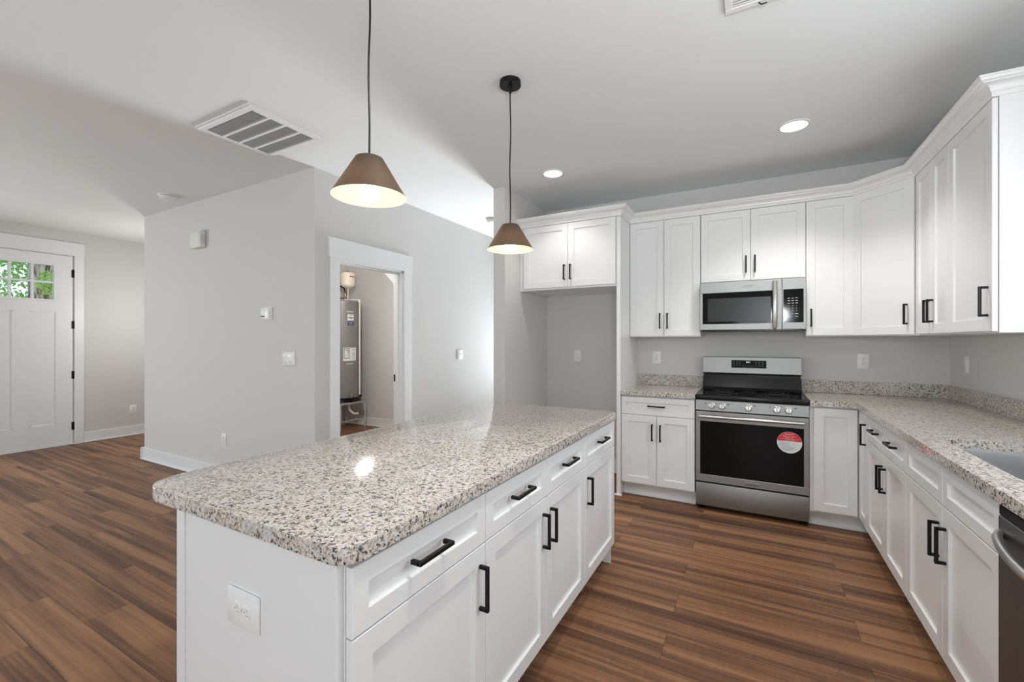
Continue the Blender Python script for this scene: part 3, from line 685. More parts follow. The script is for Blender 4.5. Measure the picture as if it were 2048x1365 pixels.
# ------------------------------------------------------------------ range
rg = root('electric_range', 'freestanding stainless electric range with black glass cooktop', 'range', (-0.034, 3.79, 0))
W2 = 0.377
mb = MB(); mb.box((-W2, 0.034, 0.036), (W2, 0.60, 0.872), 0.002); mb.build('range_body', DARK, rg)
mb = MB(); mb.box((-W2, 0, 0.036), (W2, 0.033, 0.216), 0.004, 2); mb.build('storage_drawer', STEEL, rg)
mb = MB(); wz0, wz1, wx0, wx1 = 0.283, 0.704, -0.345, 0.347
dz0, dz1 = 0.226, 0.783
mb.box((-W2, 0, dz0), (W2, 0.033, wz0), 0.0015); mb.box((-W2, 0, wz1), (W2, 0.033, dz1), 0.0015)
mb.box((-W2, 0, wz0), (wx0, 0.033, wz1)); mb.box((wx1, 0, wz0), (W2, 0.033, wz1))
od = mb.build('oven_door', STEEL, rg)
mb = MB(); mb.box((wx0, 0.003, wz0), (wx1, 0.030, wz1)); ow = tag(mb.build('oven_window', GLASSBLK, od), 'black oven glass')
mb = MB(); L = 0.352; z = 0.748
mb.tube([(-L, 0.0, z), (-L, -0.040, z), (-L + 0.004, -0.046, z), (L - 0.004, -0.046, z), (L, -0.040, z), (L, 0.0, z)], 0.0125, 16)
mb.build('handle', STEELV, od)
mb = MB()
mb.box((0.047 - 0.048 - 0.03, -0.0025, 0.244), (0.047 + 0.018, 0, 0.263), 0.001); mb.mi = 1
mb.box((-0.029, -0.003, 0.2445), (0.063, -0.0024, 0.2485)); bd = mb.build('badge', [STEEL, INK], od)
text('badge_lettering', 'FRIGIDAIRE', 0.0115, INK, bd, face_front(0.017, -0.0026, 0.2555))
# sticker on the oven window
stc = (0.224 + 0.034, 0.596); sr = 0.077
mb = MB()
def half(mb, c, r, a0, a1, y, n=28): mb.poly([(c[0] + r * math.cos(R(a0 + (a1 - a0) * k / n)), y, c[1] + r * math.sin(R(a0 + (a1 - a0) * k / n))) for k in range(n + 1)])
ang = math.degrees(math.asin(0.13))
bmx = MB(); bmx.lathe([(sr + 0.0015, 0), (sr + 0.0015, 0.0006)], 48, ((stc[0], 0.003, stc[1]), (0, -1, 0)))
sk = bmx.build('sticker', PAPER, od); sk['label'] = 'round red and white paper sticker'
mb = MB(); half(mb, stc, sr, ang, 180 - ang, 0.0020); tag(mb.build('sticker_top', RED, sk), 'red upper half of the sticker')
def line(s_, dz, size, m_, dx=0.0): text('sticker_lettering', s_, size, m_, sk, face_front(stc[0] + dx, 0.0016, stc[1] + dz))
line('FRIGIDAIRE', 0.060, 0.0115, WHITEINK); line('Register your appliance at', 0.046, 0.0085, WHITEINK)
line('frigidaire.com', 0.035, 0.010, WHITEINK); line('Enregistrez votre appareil electromenager', 0.025, 0.0068, WHITEINK); line('to keep your family safe', 0.0165, 0.0068, WHITEINK)
mb = MB()
for k in range(11):
    z = stc[1] + 0.002 - k * 0.0058; hw = math.sqrt(max(0, sr ** 2 - (z - stc[1]) ** 2)) - 0.008
    x1 = stc[0] + (0.015 if k < 6 else hw * 0.7) - random.random() * 0.02
    mb.box((stc[0] - hw, 0.0016, z - 0.0011), (x1, 0.0021, z + 0.0011))
cx_, cz_ = stc[0] + 0.036, stc[1] - 0.012
mb.lathe([(0.0085, 0), (0.0085, 0.0006), (0.0068, 0.0006), (0.0068, 0)], 20, ((cx_, 0.0022, cz_), (0, -1, 0)), False)
mb.box((cx_ - 0.0165, 0.0016, cz_ - 0.009), (cx_ - 0.0152, 0.0021, cz_ + 0.009)); mb.box((cx_ + 0.0152, 0.0016, cz_ - 0.009), (cx_ + 0.0165, 0.0021, cz_ + 0.009))
mb.build('sticker_print', INKG, sk)
# control panel
bm = bmesh.new(); mb = MB()
sec = [(0.0, 0.790), (-0.004, 0.792), (0.004, 0.8725), (0.033, 0.8725), (0.033, 0.790)]
A = [bm.verts.new((-W2, y, z)) for y, z in sec]; B = [bm.verts.new((W2, y, z)) for y, z in sec]
bm.faces.new(A); bm.faces.new(list(reversed(B)))
for i in range(5): j = (i + 1) % 5; bm.faces.new([A[i], B[i], B[j], A[j]])
mb.merge(bm); cp = mb.build('control_panel', STEEL, rg, smooth=False)
for i, x in enumerate((-0.262, -0.187, -0.006, 0.178, 0.253)):
    mb = MB(); ax = ((x, -0.001, 0.832), (0, -1, 0.06))
    mb.lathe([(0.026, 0), (0.026, 0.004), (0.021, 0.006), (0.020, 0.024), (0.018, 0.028), (0, 0.028)], 28, ax)
    mb.box((x - 0.003, -0.0315, 0.815), (x + 0.003, -0.026, 0.855), 0.001)
    kb = mb.build('knob', STEELV, rg)
    mb = MB(); sx = x + (-0.042 if i in (0, 3) else 0.042)
    mb.box((sx - 0.005, -0.0022, 0.845), (sx + 0.005, -0.0005, 0.851)); mb.build('burner_mark', INK, cp)
    mb = MB(); mb.box((x - 0.002, -0.002, 0.8605), (x + 0.002, 0.004, 0.864)); mb.build('off_mark', INK, cp)
# cooktop
mb = MB(); mb.box((-0.379, -0.010, 0.8728), (0.379, 0.51, 0.912), 0.005, 2); ck = mb.build('cooktop', DARK, rg)
mb = MB(); mb.box((-0.362, 0.012, 0.9122), (0.362, 0.49, 0.9150), 0.001); tag(mb.build('ceramic_glass', GLASSBLK, ck), 'glossy black glass surface')
RING = mat('burner_ring_print', (0.10, 0.10, 0.10), 0.3); noise_bump(RING, 50, 0.01, 0.0002)
for x, y, r in ((-0.20, 0.14, 0.115), (0.19, 0.14, 0.13), (-0.20, 0.36, 0.08), (0.19, 0.36, 0.085), (0.0, 0.38, 0.05)):
    mb = MB()
    for q in (r, r * 0.62): mb.lathe([(q, 0), (q, 0.0003), (q - 0.0018, 0.0003), (q - 0.0018, 0)], 48, ((x, y, 0.9150), (0, 0, 1)), False)
    mb.build('burner_ring', RING, ck)
# backguard
bm = bmesh.new(); mb = MB()
sec = [(0.50, 0.912), (0.515, 0.935), (0.548, 1.030), (0.62, 1.030), (0.62, 0.912)]
A = [bm.verts.new((-0.372, y, z)) for y, z in sec]; B = [bm.verts.new((0.372, y, z)) for y, z in sec]
bm.faces.new(A); bm.faces.new(list(reversed(B)))
for i in range(5): j = (i + 1) % 5; bm.faces.new([A[i], B[i], B[j], A[j]])
mb.merge(bm); mb.box((-0.368, 0.565, 1.030), (0.368, 0.62, 1.044)); mb.build('vent_riser', DARK, rg, smooth=False)
bm = bmesh.new(); mb = MB()
sec = [(0.528, 1.058), (0.525, 1.060), (0.545, 1.196), (0.548, 1.199), (0.62, 1.199), (0.62, 1.042), (0.56, 1.042)]
A = [bm.verts.new((-0.373, y, z)) for y, z in sec]; B = [bm.verts.new((0.373, y, z)) for y, z in sec]
bm.faces.new(A); bm.faces.new(list(reversed(B)))
for i in range(7): j = (i + 1) % 7; bm.faces.new([A[i], B[i], B[j], A[j]])
mb.merge(bm); bgd = mb.build('backguard', STEEL, rg, smooth=False)
sl = math.atan2(0.020, 0.136)
def onbg(x, z, off=0.0): return Matrix.Translation((x, 0.525 + 0.020 * (z - 1.060) / 0.136 - off, z)) @ Matrix.Rotation(PI / 2 - sl, 4, 'X')
mb = MB(); mb.box((-0.138, -0.033, 0), (0.128, 0.033, 0.0012)); dp = mb.build('display_panel', GLASSBLK, rg); dp.matrix_local = onbg(-0.005, 1.138, 0.0003)
dp['label'] = 'black touch display panel'
t_ = text('clock_digits', '3:11', 0.019, LED, dp, Matrix.Translation((-0.008, 0.018, 0.0013)))
for cols_ in ((-0.118, -0.095, -0.072), (0.050, 0.076, 0.100)):
    mb = MB()
    for cx_ in cols_:
        for r_i in range(3):
            z = 0.018 - 0.014 * r_i; mb.box((cx_ - 0.006, z - 0.001, 0.0011), (cx_ + 0.006, z + 0.001, 0.0016))
    mb.build('key_legends', INKG, dp)
mb = MB()
for i in range(5):
    for j in range(2): mb.lathe([(0.0016, 0), (0.0016, 0.0004), (0, 0.0004)], 8, ((-0.046 + i * 0.019, -0.008 - 0.014 * j, 0.0012), (0, 0, 1)))
mb.build('key_digits', WHITEINK, dp)
for x, y in ((-0.345, 0.05), (0.345, 0.05), (-0.345, 0.55), (0.345, 0.55)):
    mb = MB(); mb.lathe([(0.022, 0), (0.022, 0.012), (0.012, 0.016), (0.012, 0.04)], 16, ((x, y, 0), (0, 0, 1))); mb.build('levelling_foot', DARK, rg)

# ------------------------------------------------------------------ microwave
mw = root('microwave', 'stainless over-the-range microwave hanging above the range', 'microwave', (-0.028, 4.02, 1.432))
HW = 0.3745; H_ = 0.396
mb = MB(); mb.box((-HW + 0.004, 0.035, 0.004), (HW - 0.004, 0.397, H_ - 0.001), 0.002); mb.build('microwave_body', DARK, mw)
xs = 0.189 + 0.028
mb = MB(); wx0, wx1, wz0, wz1 = -0.355, 0.178, 0.050, 0.306
mb.box((-HW, 0, 0), (xs - 0.001, 0.033, wz0), 0.002); mb.box((-HW, 0, wz1), (xs - 0.001, 0.033, H_), 0.002); mb.box((-HW, 0, wz0), (wx0, 0.033, wz1)); mb.box((wx1, 0, wz0), (xs - 0.001, 0.033, wz1))
md = mb.build('microwave_door', STEEL, mw)
mb = MB(); mb.box((wx0, 0.002, wz0), (wx1 + 0.034, 0.030, wz1)); wn_ = tag(mb.build('door_window', GLASSBLK, md), 'black door glass')
MESHM = mat('window_screen_grey', (0.022, 0.022, 0.022), 0.25, Specular_IOR_Level=0.25); noise_bump(MESHM, 400, 0.1, 0.0003)
mb = MB(); mb.box((wx0 + 0.04, 0.0012, wz0 + 0.018), (wx1 - 0.035, 0.0022, wz1 - 0.045)); mb.build('window_screen', MESHM, wn_)
mb = MB(); hx = 0.168
pts = [(hx, 0, 0.372), (hx, -0.030, 0.368)] + [(hx, -0.030 - 0.020 * math.sin(PI * k / 10), 0.360 - 0.034 * k) for k in range(1, 10)] + [(hx, -0.030, 0.022), (hx, 0, 0.018)]
mb.tube(pts, [0.017] * len(pts), 16); mb.build('handle', STEELV, md)
mb = MB(); mb.box((xs + 0.001, 0, 0), (HW, 0.033, H_), 0.002); mcp = mb.build('control_panel', STEEL, mw)
mb = MB(); mb.box((xs + 0.008, -0.0012, 0.052), (0.357, 0.001, 0.310)); tp = tag(mb.build('touch_panel', GLASSBLK, mcp), 'black touch keypad')
mb = MB(); k0 = xs + 0.045; dxx = 0.025
for r_i in range(3):
    for c_i in range(3):
        x = k0 + c_i * dxx; z = 0.240 - 0.019 * r_i; mb.box((x - 0.0085, -0.0019, z - 0.0018), (x + 0.0085, -0.0011, z + 0.0018))
mb.build('key_legends', WHITEINK, tp)
for x, wdt, z in ((k0 + 2 * dxx, 0.011, 0.119), (k0, 0.0085, 0.097), (k0 + 2 * dxx, 0.010, 0.097)):
    mb = MB(); mb.box((x - wdt, -0.0019, z - 0.0018), (x + wdt, -0.0011, z + 0.0018)); mb.build('key_legend', WHITEINK, tp)
for i, ch in enumerate('123456789'): text('key_digit', ch, 0.011, WHITEINK, tp, face_front(k0 + (i % 3) * dxx, -0.0013, 0.181 - 0.0195 * (i // 3)))
text('key_digit', '0', 0.011, WHITEINK, tp, face_front(k0 + dxx, -0.0013, 0.120))
mb = MB(); mb.box((-0.012 - 0.045, -0.0018, 0.340), (-0.012 + 0.045, 0.0, 0.360), 0.0008); mb.mi = 1; mb.box((-0.056, -0.0023, 0.3405), (0.032, -0.0017, 0.3435)); bd = mb.build('badge', [STEEL, INKG], md)
text('badge_lettering', 'FRIGIDAIRE', 0.0115, INK, bd, face_front(-0.012, -0.0019, 0.352))
mb = MB(); mb.box((-0.33, 0.02, -0.012), (0.33, 0.38, 0.004), 0.003)
for sx in (-1, 1): mb.box((sx * 0.345 - 0.02, 0.015, -0.010), (sx * 0.345 + 0.02, 0.06, 0.0), 0.003)
mb.build('vent_grille', DARK, mw)

# ------------------------------------------------------------------ dishwasher
dw = root('dishwasher', 'dark stainless dishwasher right of the sink cabinet', 'dishwasher', (0.600, 1.798, 0), R(-90))
mb = MB(); mb.box((0.004, 0.06, 0.0), (0.600, 0.62, 0.868)); mb.build('dishwasher_body', DARK, dw)
mb = MB(); mb.box((0.003, 0.018, 0.105), (0.600, 0.059, 0.838), 0.003); dd_ = mb.build('dishwasher_door', DWST, dw)
mb = MB(); mb.box((0.003, 0.020, 0.839), (0.600, 0.075, 0.868), 0.002); tag(mb.build('control_strip', DARK, dw), 'black hidden control strip')
mb = MB(); pts = []
for k in range(17):
    t_k = k / 16; pts.append((0.02 + 0.563 * t_k, 0.018 - 0.052 * math.sin(PI * t_k) ** 0.6, 0.790 - 0.01 * math.sin(PI * t_k)))
mb.tube(pts, 0.012, 12); mb.build('handle', STEELV, dd_)
mb = MB(); mb.box((0.003, 0.08, 0), (0.6, 0.10, 0.10)); mb.build('toe_panel', DARK, dw)
mb = MB(); mb.box((0.627, 1.170, 0), (1.268, 1.1955, 0.876), 0.001)
tag(mb.build('counter_end_panel', CAB), 'white end panel closing the worktop run past the dishwasher', 'panel')

# ------------------------------------------------------------------ pendants
def pendant(label, x, y):
    r_ = root('pendant_light', label, 'pendant light', (x, y, 1.838), 0, 'cone pendants over the island')
    mb = MB(); ri, ro, h = 0.047, 0.1255, 0.132
    mb.lathe([(ro, 0), (ro * 0.75 + ri * 0.25, h * 0.25), (ro * 0.5 + ri * 0.5, h * 0.5), (ri, h), (ri - 0.006, h + 0.003), (0.006, h + 0.004)], 64, closed_ends=False)
    bmesh.ops.recalc_face_normals(mb.bm, faces=list(mb.bm.faces))
    tag(mb.build('lamp_shade', SHADE, r_), 'brown cone shade, cream inside')
    mb = MB(); mb.lathe([(0.019, 0.065), (0.019, 0.125), (0.010, 0.131), (0.010, 0.135)], 20); mb.build('lamp_socket', BLACK, r_)
    mb = MB(); pr = [(0, -0.018)] + [(0.032 * math.sin(a), 0.014 - 0.032 * math.cos(a)) for a in [k * PI / 14 for k in range(1, 11)]] + [(0.016, 0.050), (0.014, 0.066)]
    mb.lathe(pr, 28); tag(mb.build('light_bulb', BULB, r_), 'glowing round bulb')
    top = HC - 1.838
    mb = MB(); n = 14; mb.tube([(0.0025 * math.sin(k * 0.8) * math.sin(PI * k / n), 0.002 * math.cos(k * 0.7) * math.sin(PI * k / n), 0.134 + (top - 0.02 - 0.134) * k / n) for k in range(n + 1)], 0.0034, 8); mb.build('cord', BLACK, r_)
    mb = MB(); mb.lathe([(0.007, top - 0.062), (0.010, top - 0.045), (0.011, top - 0.026), (0.056, top - 0.026), (0.058, top - 0.024), (0.058, top - 0.0005)], 40); mb.build('ceiling_canopy', BLACK, r_)
    return r_
pendant('farther brown cone pendant with its black ceiling canopy showing', -1.165, 2.09)
pendant('nearer and larger brown cone pendant over the near half of the island', -1.165, 1.09)
light('pendant_bulb_light', 'POINT', (-1.165, 2.09, 1.800), 0.36, 0.02, colr=(1, 0.84, 0.66))
light('pendant_bulb_light', 'POINT', (-1.165, 1.09, 1.800), 0.36, 0.02, colr=(1, 0.84, 0.66))

# ------------------------------------------------------------------ recessed lights
def can(label, x, y):
    r_ = root('recessed_light', label, 'ceiling light', (x, y, HC), 0, 'recessed ceiling lights')
    mb = MB(); mb.lathe([(0.075, -0.002), (0.078, -0.007), (0.094, -0.004), (0.096, -0.0003), (0.075, -0.0003)], 40, closed_ends=False); mb.build('trim_ring', PLAST, r_)
    mb = MB(); mb.lathe([(0, -0.0045), (0.06, -0.004), (0.076, -0.002), (0.076, -0.0005), (0, -0.0005)], 40); tag(mb.build('lens', CANL, r_), 'glowing round lens')
    light('recessed_spot' if x > 0 else 'west_recessed_spot', 'SPOT', (x, y, HC - 0.02), (56 if x > 0 else 20), 0.06, direction=(0, 0, -1), colr=WARM, spot=R(112))
    return r_
can('round recessed ceiling light near the pillar and refrigerator cabinet', -1.487, 3.408)
can('round recessed ceiling light above the range aisle', 0.227, 3.419)

# ------------------------------------------------------------------ ceiling grilles
rg_ = root('return_air_grille', 'large white return air grille on the ceiling above the island', 'air vent', (-2.92, 1.78, HC))
gx, gy = 0.292, 0.248
mb = MB()
t = 0.034
for a, b in (((-gx, -gy), (gx, -gy + t)), ((-gx, gy - t), (gx, gy)), ((-gx, -gy + t), (-gx + t, gy - t)), ((gx - t, -gy + t), (gx, gy - t))): mb.box((a[0], a[1], -0.022), (b[0], b[1], -0.0005), 0.003)
for k in (1, 2, 3): y = -gy + t + (2 * gy - 2 * t) * k / 4; mb.box((-gx + t, y - 0.008, -0.021), (gx - t, y + 0.008, -0.004), 0.001)
o_ = 0.012
for a, b in (((-gx - o_, -gy - o_), (gx + o_, -gy)), ((-gx - o_, gy), (gx + o_, gy + o_)), ((-gx - o_, -gy), (-gx, gy)), ((gx, -gy), (gx + o_, gy))): mb.box((a[0], a[1], -0.010), (b[0], b[1], -0.0005), 0.002)
mb.build('grille_frame', PLAST, rg_)
mb = MB(); mb.box((-gx + t, -gy + t, -0.003), (gx - t, gy - t, -0.0008)); mb.build('filter_backing', SLOT, rg_)
LOUV = mat('louvre_grey', (0.80, 0.80, 0.80), 0.4); noise_bump(LOUV, 60, 0.01, 0.0002)
for k in range(4):
    y0 = -gy + t + (2 * gy - 2 * t) * k / 4 + 0.008; y1 = -gy + t + (2 * gy - 2 * t) * (k + 1) / 4 - 0.008
    mb = MB(); n = 38
    for i in range(n):
        x = -gx + t + (2 * gx - 2 * t) * (i + 0.5) / n
        bm = bmesh.new(); vs = [bm.verts.new(c) for c in ((x + 0.0035, y0, -0.019), (x + 0.0050, y0, -0.019), (x - 0.0010, y0, -0.011), (x - 0.0025, y0, -0.011), (x + 0.0035, y1, -0.019), (x + 0.0050, y1, -0.019), (x - 0.0010, y1, -0.011), (x - 0.0025, y1, -0.011))]
        for q in ((0, 1, 2, 3), (7, 6, 5, 4), (0, 4, 5, 1), (1, 5, 6, 2), (2, 6, 7, 3), (3, 7, 4, 0)): bm.faces.new([vs[i2] for i2 in q])
        mb.merge(bm)
    mb.build('louvre_bank', LOUV, rg_, smooth=False)
rg2 = root('supply_register', 'white slatted supply register at the top edge of the view', 'air vent', (0.045, 1.97, HC))
mb = MB(); gx, gy = 0.155, 0.13
for a, b in (((-gx, -gy), (gx, -gy + 0.03)), ((-gx, gy - 0.03), (gx, gy)), ((-gx, -gy + 0.03), (-gx + 0.03, gy - 0.03)), ((gx - 0.03, -gy + 0.03), (gx, gy - 0.03))): mb.box((a[0], a[1], -0.014), (b[0], b[1], -0.0005), 0.003)
mb.build('register_frame', PLAST, rg2)
mb = MB()
for i in range(12):
    y = -gy + 0.03 + (2 * gy - 0.06) * (i + 0.5) / 12; mb.box((-gx + 0.03, y - 0.006, -0.012), (gx - 0.03, y + 0.0055, -0.009), 0.001)
mb.build('louvre_bank', PLAST, rg2)
mb = MB(); mb.box((-gx + 0.03, -gy + 0.03, -0.003), (gx - 0.03, gy - 0.03, -0.0008)); mb.build('duct_backing', SLOT, rg2)
mb = MB(); mb.tube([(-0.03, gy - 0.018, -0.014), (-0.02, gy - 0.016, -0.024), (0.0, gy - 0.014, -0.022)], 0.0025, 8); mb.build('damper_lever', SLOT, rg2)

# smoke detectors
def smoke(label, x, y, s=1.0):
    r_ = root('smoke_detector', label, 'smoke detector', (x, y, HC))
    mb = MB(); mb.lathe([(0.078 * s, -0.0004), (0.078 * s, -0.008), (0.070 * s, -0.011), (0.064 * s, -0.011)], 36); mb.build('mounting_plate', PLAST, r_)
    mb = MB(); mb.lathe([(0.060 * s, -0.011), (0.060 * s, -0.014)], 36); mb.build('shadow_gap', SLOT, r_)
    mb = MB(); mb.lathe([(0.066 * s, -0.014), (0.066 * s, -0.030), (0.056 * s, -0.040), (0.03 * s, -0.044), (0, -0.044)], 36)
    mb.mi = 1; mb.lathe([(0.006, -0.0435), (0.006, -0.0450), (0, -0.0450)], 12, ((0.02, -0.01, 0), (0, 0, 1))); mb.box((-0.03, -0.03, -0.0435), (-0.022, -0.024, -0.042))
    mb.build('detector_dome', [PLAST, INKG], r_)
smoke('round white smoke detector on the living room ceiling', -4.988, 2.115)
smoke('round white smoke detector on the hallway ceiling beside the pillar', -2.655, 4.35)

# ------------------------------------------------------------------ outlets and switches (local: face -y)
def outlet(label, loc, rz, horiz=False, w_=0.078, h_=0.120, slot=SLOT):
    r_ = root('outlet', label, 'outlet', loc, rz)
    inner = bpy.data.objects.new('face_plate', None)
    bpy.data.objects.remove(inner)
    def T(x, z): return (z, x) if horiz else (x, z)
    hw, hh = T(w_ / 2, h_ / 2)
    mb = MB(); mb.box((-hw, -0.006, -hh), (hw, -0.0004, hh), 0.0025, 2); mb.mi = 1
    mb.lathe([(0.003, 0), (0.003, 0.001), (0, 0.001)], 10, ((0, -0.006, 0), (0, -1, 0)))
    mb.build('face_plate', [PLAST, INKG], r_)
    for k in (-1, 1):
        cx, cz = T(0, k * 0.0195)
        mb = MB(); mb.lathe([(0.0165, 0), (0.0165, 0.0022), (0.0155, 0.003), (0, 0.003)], 28, ((cx, -0.006, cz), (0, -1, 0))); mb.mi = 1
        for (a, b, wa, wb) in ((-0.0063, 0.004, 0.0011, 0.0045), (0.0063, 0.004, 0.0011, 0.0036)):
            dx, dz = T(a, b); ex, ez = T(wa, wb); mb.box((cx + dx - ex, -0.0096, cz + dz - ez), (cx + dx + ex, -0.0085, cz + dz + ez))
        dx, dz = T(0, -0.006); mb.lathe([(0.0026, 0), (0.0026, 0.0006), (0, 0.0006)], 10, ((cx + dx, -0.009, cz + dz), (0, -1, 0)))
        mb.build('receptacle', [PLAST, slot], r_)
    return r_
outlet('white duplex outlet in the empty refrigerator alcove', (-1.645, 4.42, 1.183), 0)
outlet('white duplex outlet above the short worktop left of the range', (-0.832, 4.42, 1.182), 0)
outlet('white duplex outlet on the back wall right of the range', (0.760, 4.42, 1.179), 0)
outlet('white duplex outlet on the grey living wall, low behind the island', (-4.447, 2.35, 0.394), 0)
outlet('white duplex outlet low on the foyer wall right of the front door', (-7.75, 2.865, 0.370), R(90))
outlet('sideways white duplex outlet on the near end panel of the island', (-1.087, 0.622, 0.687), 0, True, 0.090, 0.130, INKG)
def switch(name, label, loc, rz, gangs, rocker=False):
    r_ = root(name, label, 'light switch', loc, rz); w_ = 0.070 + 0.046 * (gangs - 1)
    mb = MB(); mb.box((-w_ / 2, -0.006, -0.058), (w_ / 2, -0.0004, 0.058), 0.0025, 2); mb.build('face_plate', PLAST, r_)
    for g in range(gangs):
        x = (g - (gangs - 1) / 2) * 0.046
        mb = MB()
        if rocker: mb.box((x - 0.0165, -0.0095, -0.033), (x + 0.0165, -0.006, 0.033), 0.002)
        else: mb.box((x - 0.005, -0.0075, -0.012), (x + 0.005, -0.006, 0.012), 0.0006); mb.box((x - 0.004, -0.017, 0.0), (x + 0.004, -0.0075, 0.009), 0.0015)
        mb.build('rocker' if rocker else 'toggle', PLAST, r_)
    return r_
switch('light_switch', 'white two-gang toggle switch on the hallway wall right of the closet', (-3.13, 4.355, 1.179), R(90), 2)
switch('light_switch', 'white rocker switch on the sink wall above the upstand', (1.27, 4.12, 1.178), R(-90), 1, True)
sw = switch('light_switch', 'triple switch plate still wrapped in crinkled clear film beside the corner', (-3.459, 2.35, 1.190), 0, 3)
FILM = mat('plastic_film', (0.95, 0.95, 0.95), 0.12, Transmission_Weight=0.0, Alpha=0.35)
mb = MB(); bm = bmesh.new(); n = 14; gr = {}
for i in range(n + 1):
    for j in range(n + 1):
        e = min(i, j, n - i, n - j)
        gr[i, j] = bm.verts.new((-0.084 + 0.168 * i / n, -0.009 - (0.010 * random.random() + 0.004 if e > 0 else -0.004), -0.062 + 0.124 * j / n))
for i in range(n):
    for j in range(n): bm.faces.new([gr[i, j], gr[i + 1, j], gr[i + 1, j + 1], gr[i, j + 1]])
mb.merge(bm); fl = mb.build('protective_film', FILM, sw, smooth=False); fl['label'] = 'crinkled clear film'
# thermostat
r_ = root('thermostat', 'small white digital thermostat on the grey living wall', 'thermostat', (-3.757, 2.35, 1.583))
mb = MB(); mb.box((-0.068, -0.008, -0.056), (0.068, -0.0004, 0.056), 0.003, 2); mb.build('wall_plate', PLAST, r_)
mb = MB(); mb.box((-0.060, -0.030, -0.047), (0.052, -0.008, 0.047), 0.004, 2); tb = mb.build('thermostat_body', PLAST, r_)
mb = MB(); mb.box((-0.054, -0.0308, -0.012), (0.004, -0.0296, 0.034), 0.001); mb.build('display', LCD, tb)
mb = MB(); mb.box((-0.054, -0.0308, -0.033), (0.004, -0.0296, -0.021), 0.0008); mb.build('button_strip', INK, tb)
# door chime box
r_ = root('door_chime', 'boxy off-white door chime high on the grey living wall', 'door chime', (-4.865, 2.35, 2.352))
CHM = mat('chime_plastic', (0.72, 0.72, 0.68), 0.4); noise_bump(CHM, 60, 0.01, 0.0003)
mb = MB(); mb.box((-0.098, -0.058, -0.085), (0.098, -0.0005, 0.085), 0.014, 4); cb = mb.build('chime_cover', CHM, r_)
mb = MB(); mb.box((-0.080, -0.0612, -0.068), (0.080, -0.0575, 0.068), 0.003, 2); mb.build('front_panel', CHM, cb)
mb = MB()
for k in range(6): mb.box((0.0975, -0.048 + k * 0.007, -0.045), (0.0988, -0.0455 + k * 0.007, 0.045))
mb.build('side_slots', INKG, cb)

# ------------------------------------------------------------------ closet: stand, pan, heater, tank
cx, cy = -5.50, 4.605
r_ = root('water_heater_stand', 'galvanised angle-iron stand under the grey water heater', 'stand', (cx, cy, 0))
s = 0.245; zt = 0.43
for a in (-1, 1):
    for b in (-1, 1):
        mb = MB(); mb.box((a * s - a * 0.004, b * s, 0), (a * s, b * s - b * 0.03, zt - 0.03), 0.0005); mb.box((a * s, b * s - b * 0.004, 0), (a * s - a * 0.03, b * s, zt - 0.03), 0.0005); mb.build('leg', GALV, r_)
mb = MB()
for a in (-1, 1):
    mb.box((a * s, -s, zt - 0.03), (a * s - a * 0.004, s, zt)); mb.box((-s, a * s, zt - 0.03), (s, a * s - a * 0.004, zt))
mb.box((-s, -s, zt - 0.003), (s, s, zt)); mb.build('top_frame', GALV, r_)
mb = MB()
for a in (-1, 1): mb.box((a * s - a * 0.004, -s + 0.03, 0.15), (a * s - a * 0.010, s - 0.03, 0.165)); mb.box((-s + 0.03, a * s - a * 0.010, 0.15), (s - 0.03, a * s - a * 0.004, 0.165))
mb.build('brace', GALV, r_)
mb = MB(); mb.lathe([(0.27, 0), (0.29, 0.07), (0.292, 0.07), (0.284, 0.066), (0.266, 0.004), (0, 0.004)], 48, ((cx, cy, zt + 0.0005), (0, 0, 1)), False); mb.lathe([(0.27, 0), (0, 0)], 48, ((cx, cy, zt + 0.0005), (0, 0, 1)), False)
tag(mb.build('drain_pan', DARK), 'round black drain pan beneath the water heater', 'pan')
mb = MB(); mb.tube([(cx + 0.14, cy + 0.0, zt - 0.035), (cx + 0.16, cy, 0.30), (cx + 0.20, cy + 0.05, 0.24), (cx + 0.21, cy + 0.12, 0.235)], 0.017, 12)
mb.lathe([(0.022, -0.01), (0.022, 0.03)], 14, ((cx + 0.14, cy, zt - 0.04), (0, 0, 1)))
tag(mb.build('drain_pipe', CPVC), 'white bent drain pipe hanging below the heater stand', 'pipe')
r_ = root('water_heater', 'tall grey cylindrical water heater in the utility closet', 'water heater', (cx, cy, zt + 0.006))
RH, HH = 0.25, 1.50
mb = MB(); mb.lathe([(RH, 0), (RH, HH - 0.05), (RH + 0.003, HH - 0.048), (RH + 0.003, HH - 0.005), (RH - 0.01, HH), (0, HH + 0.004)], 64); tk = mb.build('tank', GREYM, r_)
def patch(name, az, wdt, z0, z1, m_, parent, off=0.002, th_=0.0015):
    mb = MB(); bm = bmesh.new(); n = 10; a0, a1 = R(az) - wdt / 2 / RH, R(az) + wdt / 2 / RH; ri, ro = RH + off - th_, RH + off
    for k in range(n):
        p, q = a0 + (a1 - a0) * k / n, a0 + (a1 - a0) * (k + 1) / n
        v = [bm.verts.new((r_q * math.cos(t_), r_q * math.sin(t_), z)) for z in (z0, z1) for r_q, t_ in ((ri, p), (ro, p), (ro, q), (ri, q))]
        for f_ in ((0, 1, 2, 3), (7, 6, 5, 4), (1, 5, 6, 2), (0, 3, 7, 4), (0, 4, 5, 1), (3, 2, 6, 7)): bm.faces.new([v[i] for i in f_])
    mb.merge(bm); return mb.build(name, m_, parent)
AZ = -14
p1 = patch('upper_access_panel', AZ, 0.115, 1.075, 1.33, GREYM, tk, 0.006, 0.006)
patch('label_upper', AZ + 2, 0.095, 1.13, 1.30, PAPER, tk, 0.0075); lb = patch('label_blue_half', AZ + 2, 0.094, 1.131, 1.205, INKB, tk, 0.0085)
